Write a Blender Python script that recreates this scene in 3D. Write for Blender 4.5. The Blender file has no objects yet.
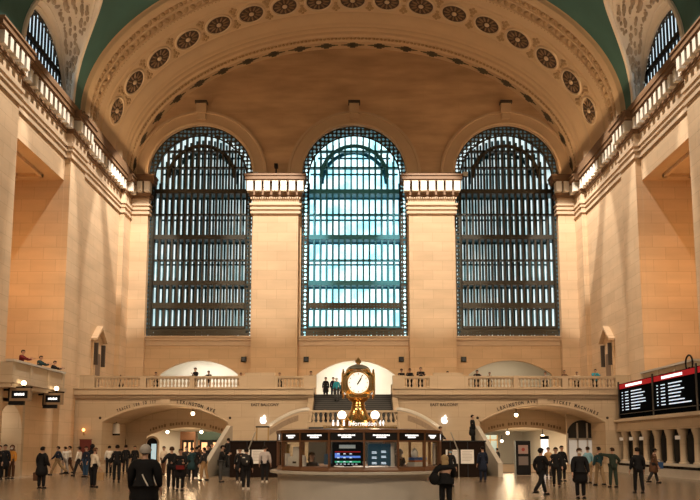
import bpy, bmesh, math, random
from math import sin, cos, pi, sqrt, radians, asin, atan2
from mathutils import Vector, Matrix
random.seed(7)
S = bpy.context.scene
COL = S.collection
PX0 = 353.0; HOR = 446.0; F = 775.0; EYE = 1.7; TH = radians(7)

# ------------------------------------------------------------------ helpers
class MB:
    def __init__(s): s.v = []; s.f = []; s.m = []
    def add(s, vs, fs, m=0):
        o = len(s.v); s.v += [tuple(p) for p in vs]
        for f in fs: s.f.append(tuple(i + o for i in f)); s.m.append(m)
        return s
    def quad(s, a, b, c, d, m=0): return s.add([a, b, c, d], [(0, 1, 2, 3)], m)
    def box(s, x0, x1, y0, y1, z0, z1, m=0, T=None):
        vs = [(x0,y0,z0),(x1,y0,z0),(x1,y1,z0),(x0,y1,z0),(x0,y0,z1),(x1,y0,z1),(x1,y1,z1),(x0,y1,z1)]
        if T is not None: vs = [T @ Vector(p) for p in vs]
        return s.add(vs, [(0,3,2,1),(4,5,6,7),(0,1,5,4),(1,2,6,5),(2,3,7,6),(3,0,4,7)], m)
    def grid(s, rows, m=0, close=False):
        n = len(rows[0]); vs = [p for r in rows for p in r]; fs = []
        for i in range(len(rows) - 1):
            for j in range(n if close else n - 1):
                k = (j + 1) % n
                fs.append((i*n+j, i*n+k, (i+1)*n+k, (i+1)*n+j))
        return s.add(vs, fs, m)
    def tube(s, pts, rad, n=8, m=0, caps=True):
        pts = [Vector(p) for p in pts]
        if not isinstance(rad, (list, tuple)): rad = [rad] * len(pts)
        rows = []; up = None
        for i, p in enumerate(pts):
            d = (pts[min(i+1, len(pts)-1)] - pts[max(i-1, 0)]).normalized()
            if up is None:
                up = Vector((0,0,1)) if abs(d.z) < .9 else Vector((0,1,0))
            x = d.cross(up).normalized(); y = x.cross(d).normalized(); up = y
            rows.append([p + (x*cos(2*pi*k/n) + y*sin(2*pi*k/n))*rad[i] for k in range(n)])
        s.grid(rows, m, True)
        if caps:
            o = len(s.v) - len(rows)*n
            s.f.append(tuple(o + k for k in range(n))[::-1]); s.m.append(m)
            o2 = len(s.v) - n
            s.f.append(tuple(o2 + k for k in range(n))); s.m.append(m)
        return s
    def lathe(s, prof, c=(0,0,0), n=24, m=0, sq=1.0):
        rows = [[(c[0] + r*cos(2*pi*k/n), c[1] + sq*r*sin(2*pi*k/n), c[2] + z) for k in range(n)] for r, z in prof]
        s.grid(rows, m, True)
        o = len(s.v) - len(rows)*n
        s.f.append(tuple(o + k for k in range(n))[::-1]); s.m.append(m)
        o2 = len(s.v) - n
        s.f.append(tuple(o2 + k for k in range(n))); s.m.append(m)
        return s
    def ell(s, c, r, m=0, nu=12, nv=8, T=None):
        rows = []
        for i in range(nv + 1):
            a = -pi/2 + pi*i/nv; rr = max(cos(a), 1e-3)
            rows.append([Vector((c[0] + r[0]*rr*cos(2*pi*k/nu), c[1] + r[1]*rr*sin(2*pi*k/nu), c[2] + r[2]*sin(a))) for k in range(nu)])
        if T is not None: rows = [[T @ p for p in rw] for rw in rows]
        return s.grid(rows, m, True)
    def prism(s, poly, fn, d0, d1, m=0):           # poly: list of (u, v); fn(u, v, d) -> xyz
        n = len(poly)
        vs = [fn(u, v, d0) for u, v in poly] + [fn(u, v, d1) for u, v in poly]
        fs = [tuple(range(n)), tuple(range(2*n-1, n-1, -1))] + [(i, i+n, (i+1) % n + n, (i+1) % n) for i in range(n)]
        return s.add(vs, fs, m)
    def build(s, name, mats, parent=None, smooth=False, kind=None):
        me = bpy.data.meshes.new(name); me.from_pydata(s.v, [], s.f)
        if not isinstance(mats, (list, tuple)): mats = [mats]
        for q in mats: me.materials.append(q)
        me.polygons.foreach_set('material_index', s.m)
        bm = bmesh.new(); bm.from_mesh(me)
        bmesh.ops.recalc_face_normals(bm, faces=bm.faces); bm.to_mesh(me); bm.free()
        if smooth:
            me.polygons.foreach_set('use_smooth', [True]*len(me.polygons))
            me.set_sharp_from_angle(angle=radians(38))
        me.update()
        o = bpy.data.objects.new(name, me); COL.objects.link(o)
        if parent is not None: o.parent = parent
        if kind: o['kind'] = kind
        return o

def tag(o, label, cat, group=None, kind=None):
    o['label'] = label; o['category'] = cat
    if group: o['group'] = group
    if kind: o['kind'] = kind
    return o
def thing(name, label, cat, loc=(0,0,0), rz=0.0, group=None):
    o = bpy.data.objects.new(name, None); o.empty_display_size = .1; COL.objects.link(o)
    o.location = loc; o.rotation_euler = (0, 0, rz)
    return tag(o, label, cat, group)
def copy_tree(o, parent=None):
    c = o.copy(); COL.objects.link(c)
    if parent is not None: c.parent = parent
    for ch in list(o.children): copy_tree(ch, c)
    return c
def struct(o): o['kind'] = 'structure'; return o
ORD = ['first','second','third','fourth','fifth','sixth','seventh','eighth','ninth','tenth','eleventh','twelfth',
       'thirteenth','fourteenth','fifteenth','sixteenth','seventeenth','eighteenth','nineteenth','twentieth']

_txt = {}
def text_polys(t, size, ext=0.0, bold=.022):
    key = (t, size, ext, bold)
    if key in _txt: return _txt[key]
    cu = bpy.data.curves.new('t', 'FONT'); cu.body = t; cu.size = size; cu.extrude = ext; cu.resolution_u = 3; cu.offset = size*bold
    cu.align_x = 'CENTER'
    o = bpy.data.objects.new('t', cu); COL.objects.link(o)
    dg = bpy.context.evaluated_depsgraph_get(); ev = o.evaluated_get(dg); me = ev.to_mesh()
    r = ([v.co.copy() for v in me.vertices], [tuple(p.vertices) for p in me.polygons])
    ev.to_mesh_clear(); bpy.data.objects.remove(o); bpy.data.curves.remove(cu)
    _txt[key] = r; return r
def add_text(mb, t, size, T, m=0, ext=0.01, bold=.022, sx=1.0):
    v, f = text_polys(t, size, ext, bold)
    mb.add([T @ Vector((p.x*sx, -p.z, p.y)) for p in v], f, m)

# ------------------------------------------------------------------ materials
def mat(name, col, rough=.6, metal=0.0, emit=None, es=0.0, spec=.5, var=0.0, vs=3.0, bump=0.0, bs=8.0):
    m = bpy.data.materials.new(name); m.use_nodes = True
    nt = m.node_tree; b = nt.nodes['Principled BSDF']
    b.inputs['Base Color'].default_value = (*col, 1); b.inputs['Roughness'].default_value = rough
    b.inputs['Metallic'].default_value = metal; b.inputs['Specular IOR Level'].default_value = spec
    if emit: b.inputs['Emission Color'].default_value = (*emit, 1); b.inputs['Emission Strength'].default_value = es
    if var or bump:
        tc = nt.nodes.new('ShaderNodeTexCoord'); nz = nt.nodes.new('ShaderNodeTexNoise')
        nz.inputs['Scale'].default_value = vs; nz.inputs['Detail'].default_value = 5
        nt.links.new(tc.outputs['Object'], nz.inputs['Vector'])
        if var:
            mx = nt.nodes.new('ShaderNodeMix'); mx.data_type = 'RGBA'
            mx.inputs[6].default_value = (*[c*(1-var) for c in col], 1); mx.inputs[7].default_value = (*[min(1, c*(1+var)) for c in col], 1)
            nt.links.new(nz.outputs['Fac'], mx.inputs[0]); nt.links.new(mx.outputs[2], b.inputs['Base Color'])
        if bump:
            n2 = nt.nodes.new('ShaderNodeTexNoise'); n2.inputs['Scale'].default_value = bs
            nt.links.new(tc.outputs['Object'], n2.inputs['Vector'])
            bp = nt.nodes.new('ShaderNodeBump'); bp.inputs['Strength'].default_value = bump
            nt.links.new(n2.outputs['Fac'], bp.inputs['Height']); nt.links.new(bp.outputs[0], b.inputs['Normal'])
    return m

def stone(name, c1, c2, mortar, bw=1.5, bh=.75, rough=.75, streak=.12, ms=.012):
    m = bpy.data.materials.new(name); m.use_nodes = True
    nt = m.node_tree; N = nt.nodes; L = nt.links; b = N['Principled BSDF']
    b.inputs['Roughness'].default_value = rough; b.inputs['Specular IOR Level'].default_value = .3
    g = N.new('ShaderNodeNewGeometry'); sp = N.new('ShaderNodeSeparateXYZ'); L.new(g.outputs['Position'], sp.inputs[0])
    ad = N.new('ShaderNodeMath'); L.new(sp.outputs[0], ad.inputs[0]); L.new(sp.outputs[1], ad.inputs[1])
    cb = N.new('ShaderNodeCombineXYZ'); L.new(ad.outputs[0], cb.inputs[0]); L.new(sp.outputs[2], cb.inputs[1])
    br = N.new('ShaderNodeTexBrick'); L.new(cb.outputs[0], br.inputs['Vector'])
    br.inputs['Color1'].default_value = (*c1, 1); br.inputs['Color2'].default_value = (*c2, 1); br.inputs['Mortar'].default_value = (*mortar, 1)
    br.inputs['Scale'].default_value = 1; br.inputs['Mortar Size'].default_value = ms
    br.inputs['Brick Width'].default_value = bw; br.inputs['Row Height'].default_value = bh
    mp = N.new('ShaderNodeMapping'); mp.inputs['Scale'].default_value = (.35, .35, 1.6); L.new(g.outputs['Position'], mp.inputs[0])
    nz = N.new('ShaderNodeTexNoise'); nz.inputs['Scale'].default_value = .8; nz.inputs['Detail'].default_value = 6; L.new(mp.outputs[0], nz.inputs['Vector'])
    rp = N.new('ShaderNodeMapRange'); rp.inputs[1].default_value = .3; rp.inputs[2].default_value = .7
    rp.inputs[3].default_value = 1 - streak; rp.inputs[4].default_value = 1 + streak*.6; L.new(nz.outputs['Fac'], rp.inputs[0])
    ml = N.new('ShaderNodeVectorMath'); ml.operation = 'SCALE'; L.new(br.outputs['Color'], ml.inputs[0]); L.new(rp.outputs[0], ml.inputs['Scale'])
    L.new(ml.outputs[0], b.inputs['Base Color'])
    return m

def holes(name, col, scale, thr, metal=.3):
    m = mat(name, col, .5, metal); nt = m.node_tree; N = nt.nodes; L = nt.links; b = N['Principled BSDF']
    g = N.new('ShaderNodeNewGeometry'); vo = N.new('ShaderNodeTexVoronoi'); vo.inputs['Scale'].default_value = scale
    vo.voronoi_dimensions = '2D'; vo.inputs['Randomness'].default_value = .12
    sp = N.new('ShaderNodeSeparateXYZ'); L.new(g.outputs['Position'], sp.inputs[0]); ad = N.new('ShaderNodeMath'); L.new(sp.outputs[0], ad.inputs[0]); L.new(sp.outputs[1], ad.inputs[1])
    cb = N.new('ShaderNodeCombineXYZ'); L.new(ad.outputs[0], cb.inputs[0]); L.new(sp.outputs[2], cb.inputs[1]); L.new(cb.outputs[0], vo.inputs['Vector'])
    lt = N.new('ShaderNodeMath'); lt.operation = 'GREATER_THAN'; lt.inputs[1].default_value = thr; L.new(vo.outputs['Distance'], lt.inputs[0])
    L.new(lt.outputs[0], b.inputs['Alpha'])
    return m

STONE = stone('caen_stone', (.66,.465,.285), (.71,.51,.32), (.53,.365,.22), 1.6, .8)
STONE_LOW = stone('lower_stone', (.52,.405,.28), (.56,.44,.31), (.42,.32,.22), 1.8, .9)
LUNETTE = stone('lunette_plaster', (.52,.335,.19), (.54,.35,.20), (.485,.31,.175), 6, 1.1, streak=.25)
MOULD = mat('moulded_stone', (.62,.46,.31), .65, var=.08, vs=2)
ARCH = mat('arch_plaster', (.60,.43,.27), .7, var=.1, vs=.8)
ARCH_D = mat('arch_gilt_ornament', (.40,.265,.14), .6, var=.3, vs=5)
STENCIL = mat('dark_stencil', (.10,.085,.06), .7)
BROWN = mat('rosette_brown', (.075,.045,.03), .6)
ROS_PET = mat('rosette_petal', (.25,.15,.08), .5)
ROS_RIM = mat('rosette_rim', (.62,.47,.31), .5)
TEAL = mat('teal_ceiling', (.055,.15,.135), .7, var=.25, vs=.6)
CREAM = mat('pendentive_cream', (.80,.70,.58), .7, var=.08, vs=1)
CREAM_D = mat('pendentive_relief', (.52,.41,.30), .7, var=.3, vs=4)
BRONZE = mat('window_bronze', (.045,.038,.026), .45, .3)
BRONZE_L = mat('window_bronze_light', (.035,.028,.018), .45, .4)
TEALM = mat('window_teal_paint', (.03,.11,.13), .5)
BLOOM_BLUE = mat('window_bloom_blue', (.035,.22,.29), .5)  # bloom of the bright centre window painted into its bars as blue
LATT = holes('window_lattice', (.05,.045,.03), 2.9, .33)
LATT2 = holes('window_band_lattice', (.06,.05,.03), 4.0, .2)
DARK = mat('near_black', (.010,.010,.011), .6, spec=.15)
BLACKM = mat('black_metal', (.02,.02,.022), .35, .4)
FLOORM = None
WHITE = mat('white_paint', (.8,.78,.74), .6)
BRASS = mat('polished_brass', (.78,.50,.19), .22, 1.0)
BRASS_D = mat('aged_brass', (.45,.28,.10), .35, .9)
SILVER = mat('silvered_dome', (.55,.52,.45), .3, .8)
OPAL = mat('opal_glass', (.95,.9,.8), .3, emit=(1,.90,.74), es=.85)
GLOBE = mat('globe_light', (1,.95,.85), .3, emit=(1,.87,.66), es=6)
BULB = mat('bulb_light', (1,.9,.75), .3, emit=(1,.78,.48), es=9)
ORANGE_B = mat('orange_bulb', (1,.6,.3), .3, emit=(1,.35,.10), es=6)
SIGNW = mat('lit_white_sign', (1,1,1), .4, emit=(1,1,1), es=1.25)
LOGO = mat('lit_logo', (1,1,1), .4, emit=(.95,.98,1), es=2.2)
LETTER2 = mat('faint_letter', (.22,.15,.095), .7)
LETTER = mat('engraved_letter', (.045,.03,.02), .7)
WOOD = mat('oak_wood', (.17,.075,.032), .4, var=.2, vs=4)
WOOD_D = mat('dark_hoarding', (.014,.008,.006), .8, spec=.1, var=.2, vs=2)
COUNTER = mat('counter_marble', (.56,.53,.48), .3, var=.12, vs=2)
COUNTER_T = mat('counter_top_stone', (.56,.52,.45), .2, var=.08, vs=3)
STEP = mat('stair_stone', (.035,.036,.036), .6, var=.1)
PAPER = mat('white_paper', (.78,.76,.74), .7)
REDM = mat('red_panel', (.2,.01,.01), .5, spec=.1, emit=(.6,.012,.02), es=.4)
LEDW = mat('screen_text', (.8,.9,1), .4, emit=(.62,.78,1), es=.72)
SCR = mat('screen_black', (.004,.005,.006), .6, spec=.0)
SCRB = mat('screen_blue_line', (.1,.2,.6), .4, emit=(.10,.22,.75), es=.9)
SCRG = mat('screen_green_line', (.05,.4,.2), .4, emit=(.03,.42,.22), es=.8)
SCRT = mat('screen_teal', (.02,.06,.09), .3, emit=(.02,.07,.11), es=.25)
GREYH = mat('screen_grey_header', (.4,.42,.4), .5, emit=(.35,.38,.36), es=.5)
SKIN = mat('skin', (.50,.30,.21), .55)
SKIN_D = mat('skin_deep', (.20,.11,.07), .55)
EYE_W = mat('eye_dark', (.02,.015,.012), .3)
LIP = mat('lip', (.38,.15,.12), .5)
def glass_mat():
    m = bpy.data.materials.new('clear_glass'); m.use_nodes = True; nt = m.node_tree; N = nt.nodes; L = nt.links
    N.remove(N['Principled BSDF']); out = N['Material Output']
    t = N.new('ShaderNodeBsdfTransparent'); t.inputs[0].default_value = (.97,.98,.97,1)
    g = N.new('ShaderNodeBsdfGlossy'); g.inputs['Roughness'].default_value = .03
    mx = N.new('ShaderNodeMixShader'); mx.inputs[0].default_value = .06
    L.new(t.outputs[0], mx.inputs[1]); L.new(g.outputs[0], mx.inputs[2]); L.new(mx.outputs[0], out.inputs[0])
    return m
GLASS = glass_mat()
DENT_LIT = mat('lit_dentil_stone', (.86,.78,.66), .6)  # lighter stone copy that paints the bright light onto the dentils
CORN_SHADE = mat('cornice_shade_brown', (.22,.122,.06), .6, var=.15, vs=2)  # shade painted as brown on cornice fascia, lower moulding and dentil gaps
def pane_mat(name, c1, c2, s):
    m = mat(name, (.5,.6,.6), .3); nt = m.node_tree; N = nt.nodes; L = nt.links; b = N['Principled BSDF']
    g = N.new('ShaderNodeNewGeometry'); nz = N.new('ShaderNodeTexNoise'); nz.inputs['Scale'].default_value = .9; nz.inputs['Detail'].default_value = 4
    L.new(g.outputs['Position'], nz.inputs['Vector'])
    mx = N.new('ShaderNodeMix'); mx.data_type = 'RGBA'; mx.inputs[6].default_value = (*c1, 1); mx.inputs[7].default_value = (*c2, 1)
    rp = N.new('ShaderNodeMapRange'); rp.inputs[1].default_value = .35; rp.inputs[2].default_value = .65; L.new(nz.outputs['Fac'], rp.inputs[0])
    L.new(rp.outputs[0], mx.inputs[0]); L.new(mx.outputs[2], b.inputs['Emission Color']); b.inputs['Emission Strength'].default_value = s
    return m
PANE_C = pane_mat('daylight_glass_centre', (.30,.80,.90), (.82,1.0,1.0), 1.9)
PANE_S = pane_mat('daylight_glass_side', (.40,.58,.60), (.82,.93,.92), 1.25)
PANE_L = pane_mat('daylight_glass_clerestory', (.55,.75,.85), (.75,.9,.98), 1.25)
CORRIDOR = mat('white_corridor', (.80,.77,.70), .7)

def floor_mat():
    m = bpy.data.materials.new('polished_marble_floor'); m.use_nodes = True
    nt = m.node_tree; N = nt.nodes; L = nt.links; b = N['Principled BSDF']
    g = N.new('ShaderNodeNewGeometry')
    br = N.new('ShaderNodeTexBrick'); L.new(g.outputs['Position'], br.inputs['Vector'])
    br.offset = 0; br.inputs['Scale'].default_value = 1; br.inputs['Brick Width'].default_value = 2.4; br.inputs['Row Height'].default_value = 2.4
    br.inputs['Color1'].default_value = (.33,.245,.17,1); br.inputs['Color2'].default_value = (.36,.27,.185,1)
    br.inputs['Mortar'].default_value = (.26,.185,.125,1); br.inputs['Mortar Size'].default_value = .035
    nz = N.new('ShaderNodeTexNoise'); nz.inputs['Scale'].default_value = 1.5; nz.inputs['Detail'].default_value = 6; L.new(g.outputs['Position'], nz.inputs['Vector'])
    rp = N.new('ShaderNodeMapRange'); rp.inputs[3].default_value = .85; rp.inputs[4].default_value = 1.12; L.new(nz.outputs['Fac'], rp.inputs[0])
    ml = N.new('ShaderNodeVectorMath'); ml.operation = 'SCALE'; L.new(br.outputs['Color'], ml.inputs[0]); L.new(rp.outputs[0], ml.inputs['Scale'])
    L.new(ml.outputs[0], b.inputs['Base Color'])
    r2 = N.new('ShaderNodeMapRange'); r2.inputs[3].default_value = .17; r2.inputs[4].default_value = .28; L.new(nz.outputs['Fac'], r2.inputs[0])
    L.new(r2.outputs[0], b.inputs['Roughness']); b.inputs['Specular IOR Level'].default_value = .6
    return m
FLOORM = floor_mat()

# ------------------------------------------------------------------ the setting
YW = 63.0; YB = 51.5; XW = 18.8; ZF = 5.2         # back wall, balcony front, side wall, balcony floor
Z0 = 24.0; AA = 18.35; AB = 11.65                   # springing and half axes of the vault
def vault_z(x, dr=0.0):
    q = max(0.0, 1 - (x/(AA+dr))**2); return Z0 + (AB+dr)*sqrt(q)

def wall_strip(mb, u0, u1, zb, ztop, ops, fn, m=0, step=.6, reveal=0.0, mr=None):
    """wall in (u, z); ops = (ua, ub, zlo, zhi_function); fn(u, z, d) -> xyz, d = depth behind the face"""
    us = {u0, u1}
    for a, b, lo, hi in ops:
        for k in range(29): us.add(a + (b-a)*k/28)
    k = u0
    while k < u1: us.add(k); k += step
    us = sorted(u for u in us if u0 <= u <= u1)
    us = [u for i, u in enumerate(us) if i == 0 or u - us[i-1] > 1e-6]
    for a, b in zip(us, us[1:]):
        c = (a+b)/2
        cuts = sorted([o for o in ops if o[0] < c < o[1]], key=lambda o: o[2])
        la, lb = zb, zb
        for o in cuts:
            if o[2] > la + 1e-6: mb.quad(fn(a, la, 0), fn(b, lb, 0), fn(b, o[2], 0), fn(a, o[2], 0), m)
            la, lb = o[3](a), o[3](b)
        ta, tb = ztop(a), ztop(b)
        if ta > la + 1e-4 or tb > lb + 1e-4: mb.quad(fn(a, la, 0), fn(b, lb, 0), fn(b, tb, 0), fn(a, ta, 0), m)
    if reveal:
        for a, b, lo, hi in ops:
            line = [(a, lo)] + [(a + (b-a)*k/28, hi(a + (b-a)*k/28)) for k in range(29)] + [(b, lo)]
            line.append((a, lo))
            for p, q in zip(line, line[1:]):
                mb.quad(fn(p[0], p[1], 0), fn(q[0], q[1], 0), fn(q[0], q[1], reveal), fn(p[0], p[1], reveal), m if mr is None else mr)

def circ(c, r, zs):                                  # round arch
    return lambda u: zs + sqrt(max(0.0, r*r - (u-c)**2))
def seg(c, w, zs, za):                               # segmental arch
    h = za - zs; R = (w*w + h*h)/(2*h)
    return lambda u: za - R + sqrt(max(0.0, R*R - (u-c)**2))

# floor
mb = MB(); mb.box(-30, 30, -12, 90, -.3, 0); struct(mb.build('floor', FLOORM))

# back wall with three great windows and three balcony doorways
WIN = [(-12.85, 4.42), (0.1, 4.42), (12.95, 4.42)]; WZ0 = 10.6; WZS = 24.33
DOORS = [(-12.6, 3.2), (0.2, 3.2), (12.85, 3.4)]
ops = [(c-w, c+w, WZ0, circ(c, w, WZS)) for c, w in WIN]
ops += [(c-w, c+w, ZF, seg(c, w, 7.5, 8.65)) for c, w in DOORS]
mb = MB()
wall_strip(mb, -XW, XW, ZF-.2, lambda u: min(23.6, vault_z(u)) if False else 23.6, [o for o in ops], lambda u, z, d: (u, YW+d, z), 0, reveal=.0)
mb2 = MB()
# keep the lower stone and the lunette plaster as two meshes: cut at the cornice line
def clipwall(mb, zlo, zhi_fn, m):
    us = set()
    for a, b, lo, hi in ops:
        for k in range(41): us.add(a + (b-a)*k/40)
    n = 90
    for k in range(n+1): us.add(-XW + 2*XW*k/n)
    us = sorted(us)
    for a, b in zip(us, us[1:]):
        if b - a < 1e-6: continue
        c = (a+b)/2; segs = [(zlo, zlo, zhi_fn(a), zhi_fn(b))]
        for o in ops:
            if o[0] < c < o[1]:
                new = []
                for (la, lb, ta, tb) in segs:
                    ha, hb = o[3](a), o[3](b)
                    if o[2] >= max(ta, tb) or max(ha, hb) <= min(la, lb): new.append((la, lb, ta, tb)); continue
                    if o[2] > la: new.append((la, lb, o[2], o[2]))
                    if ha < ta or hb < tb: new.append((min(max(ha, la), ta), min(max(hb, lb), tb), ta, tb))
                segs = new
        for la, lb, ta, tb in segs:
            if ta - la > 1e-5 or tb - lb > 1e-5: mb.quad((a, YW, la), (b, YW, lb), (b, YW, tb), (a, YW, ta), m)
mb = MB()
clipwall(mb, ZF-.3, lambda u: 23.6, 0)
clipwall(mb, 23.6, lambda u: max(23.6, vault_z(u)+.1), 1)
for a, b, lo, hi in ops:
    line = [(a, lo)] + [(a + (b-a)*k/40, hi(a + (b-a)*k/40)) for k in range(41)] + [(b, lo), (a, lo)]
    for p, q in zip(line, line[1:]):
        mb.quad((p[0], YW, p[1]), (q[0], YW, q[1]), (q[0], YW+.35, q[1]), (p[0], YW+.35, p[1]), 0)
struct(mb.build('wall_back', [STONE, LUNETTE]))

# archivolt rings and keystones
trim_n = [0]
def trim(mb, mats, smooth=False):
    trim_n[0] += 1
    return struct(mb.build('trim_%d' % trim_n[0], mats, smooth=smooth))
for c, w in WIN:
    mb = MB(); rows = []
    prof = [(w, .0), (w, -.10), (w+.18, -.16), (w+.30, -.10), (w+.95, -.10), (w+1.0, -.22), (w+1.18, -.22), (w+1.22, 0)]
    for k in range(49):
        t = pi*k/48
        rows.append([(c + r*cos(t), YW + d, WZS + r*sin(t)) for r, d in prof])
    mb.grid(rows)
    # keystone bracket
    mb.box(c-.42, c+.42, YW-.5, YW, WZS+w+.95, WZS+w+1.75); mb.box(c-.5, c+.5, YW-.65, YW, WZS+w+1.75, WZS+w+1.95, 1)
    mb.box(c-.36, c+.36, YW-.35, YW, WZS+w+.45, WZS+w+.95)
    trim(mb, [mat('archivolt_stone', (.52,.36,.22), .7, var=.1, vs=1), LETTER], True)

# windows: inner grille, catwalks, outer grille and daylight panes
CATZ = [23.05, 19.09, 15.18, 11.35]; BARZ = [26.6, 25.15, 21.05, 17.12, 13.25]
for i, (c, w) in enumerate(WIN):
    e = bpy.data.objects.new('window_%d' % (i+1), None); COL.objects.link(e); e['kind'] = 'structure'
    e.location = (c, YW, WZ0)
    def put(mb, name, m, smooth=False):
        mb.v = [(p[0]-c, p[1]-YW, p[2]-WZ0) for p in mb.v]
        o = mb.build(name, m, e, smooth); return o
    hi = circ(c, w, WZS); fw = .55
    hin = circ(c, w-fw, WZS)
    # lattice border frame: solid rims with pierced strip between
    mb = MB(); mbl = MB()
    def outline(r):
        pts = [(c - r, WZ0 + (w-r)*1.35)] + [(c - r*cos(pi*k/40), WZS + r*sin(pi*k/40)) for k in range(41)] + [(c + r, WZ0 + (w-r)*1.35)]
        return pts
    A, B = outline(w), outline(w-fw)
    B = [B[0]] + [(c - (w-fw-.28*sin(pi*k/40)**1.5)*cos(pi*k/40), WZS + (w-fw-.28*sin(pi*k/40)**1.5)*sin(pi*k/40)) for k in range(41)] + [B[-1]]
    yf = YW + .3
    for k in range(len(A)):
        k2 = (k+1) % len(A)
        mbl.quad((A[k][0], yf, A[k][1]), (A[k2][0], yf, A[k2][1]), (B[k2][0], yf, B[k2][1]), (B[k][0], yf, B[k][1]))
    for O in (A, B):
        mb.tube([(p[0], yf, p[1]) for p in O] + [(O[0][0], yf, O[0][1])], .07, 6)
    put(mb, 'window_frame', BRONZE_L, True); put(mbl, 'lattice_border', LATT)
    def grille(y, nm, wd, dp, m, heavy):
        mb = MB()
        r = w - fw + .02
        for k in range(nm+1):
            x = c - r + 2*r*k/nm
            top = WZS + sqrt(max(.0, r*r - (x-c)**2))
            mb.box(x-wd/2, x+wd/2, y, y+dp, WZ0+.3, top)
        for z in BARZ:
            hw = r if z < WZS else sqrt(max(0, r*r - (z-WZS)**2))
            mb.box(c-hw, c+hw, y, y+dp, z-.06, z+.06)
        for z in CATZ:
            hw = r if z < WZS else sqrt(max(0, r*r - (z-WZS)**2))
            mb.box(c-hw, c+hw, y-.03, y+dp+.03, z-heavy, z+heavy)
        # inner arch hoop
        pts = [(c - (r-1.1)*cos(pi*k/30), y+dp/2, WZS + (r-1.1)*sin(pi*k/30)) for k in range(31)]
        mb.tube(pts, .17, 6)
        return mb
    put(grille(YW+.34, 15, .16 if i != 1 else .13, .42, BRONZE, .19), 'inner_grille', BRONZE if i != 1 else BLOOM_BLUE)
    put(grille(YW+2.0, 15, .17 if i != 1 else .13, .18, TEALM, .16), 'outer_grille', TEALM if i != 1 else BLOOM_BLUE)
    mb = MB()
    mb.box(c-w+.4, c+w-.4, YW+.28, YW+.5, 13.0, 13.5); mb.box(c-w+.4, c+w-.4, YW+.28, YW+.5, WZ0+.05, WZ0+.62)
    put(mb, 'lattice_band', LATT2)
    for z in CATZ:
        mb = MB(); hw = w if z < WZS else sqrt(max(0, w*w - (z-WZS)**2))
        mb.box(c-hw, c+hw, YW+.5, YW+2.1, z-.06, z+.06); put(mb, 'catwalk', TEALM if i != 1 else BLOOM_BLUE)
    # shaft between the two layers
    mb = MB(); line = [(c-w, WZ0)] + [(c - w*cos(pi*k/40), WZS + w*sin(pi*k/40)) for k in range(41)] + [(c+w, WZ0), (c-w, WZ0)]
    for p, q in zip(line, line[1:]): mb.quad((p[0], YW+.35, p[1]), (q[0], YW+.35, q[1]), (q[0], YW+2.3, q[1]), (p[0], YW+2.3, p[1]))
    put(mb, 'window_shaft', TEALM)
    mb = MB(); mb.prism(line[:-1], lambda u, v, d: (u, YW+2.25+d, v), 0, .05); put(mb, 'pane', PANE_C if i == 1 else PANE_S)
    # sill moulding
    mb = MB()
    for z0_, z1_, p in ((WZ0-.12, WZ0+.02, .45), (WZ0-.35, WZ0-.12, .3), (WZ0-.75, WZ0-.35, .12)): mb.box(c-w-.1, c+w+.1, YW-p, YW, z0_, z1_)
    put(mb, 'sill', MOULD)

# entablature: bands given as (z0, z1, projection)
BANDS = [(20.35, 20.5, .12), (20.5, 20.8, .05), (20.8, 20.92, .15), (20.92, 21.1, .08), (21.1, 21.3, .2), (21.3, 22.02, .04),
         (22.02, 22.15, .14), (22.15, 22.32, .2), (22.32, 22.98, .03), (22.98, 23.1, .54), (23.1, 23.4, .62), (23.4, 23.52, .7)]
BANDS_P = [(20.75, 20.95, .18), (20.95, 21.1, .08), (21.1, 21.25, .22), (21.25, 21.45, .12), (21.45, 21.6, .26), (21.6, 22.1, .06),
           (22.1, 22.28, .22), (22.28, 22.5, .32), (22.5, 23.36, .0), (23.36, 23.5, .62), (23.5, 23.8, .72), (23.8, 23.95, .8)]
def dentil(mb, x0, x1, y0, y1, z0, z1): mb.box(x0, x1, y0, y1, z0, z1)
for cx in (-6.4, 6.5):
    mb = MB(); hw = 1.88; yf = YW - .75
    mb.box(cx-hw, cx+hw, yf, YW, ZF, 20.75, 0)
    mb.box(cx-hw-.15, cx+hw+.15, yf-.15, YW, ZF, ZF+1.0, 0)
    for z0_, z1_, p in BANDS_P:
        q = p if p < .5 else p*.85
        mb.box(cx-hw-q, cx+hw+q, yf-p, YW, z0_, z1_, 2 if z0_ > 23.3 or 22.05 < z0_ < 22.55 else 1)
    for k in range(7):
        x = cx + (k-3)*.69; mb.box(x-.25, x+.25, yf-.72, yf, 22.52, 23.36, 3)
    for k in range(22):
        x = cx + (k-10.5)*.19; mb.box(x-.06, x+.06, yf-.26, yf, 21.98, 22.12, 1)
    trim(mb, [STONE, MOULD, CORN_SHADE, DENT_LIT])
for s in (-1, 1):                                    # corner pilasters
    mb = MB(); x0, x1 = (17.0, XW); yf = YW - .6
    def bx(a, b, y0, y1, z0_, z1_, m):
        mb.box(min(s*a, s*b), max(s*a, s*b), y0, y1, z0_, z1_, m)
    bx(x0, x1, yf, YW, ZF, 20.75, 0)
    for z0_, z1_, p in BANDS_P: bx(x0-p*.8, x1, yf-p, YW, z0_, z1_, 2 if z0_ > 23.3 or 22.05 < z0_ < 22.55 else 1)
    for k in range(3): bx(x0-.25+k*.62, x0+.2+k*.62, yf-.72, yf, 22.52, 23.36, 3)
    trim(mb, [STONE, MOULD, CORN_SHADE, DENT_LIT])

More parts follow.
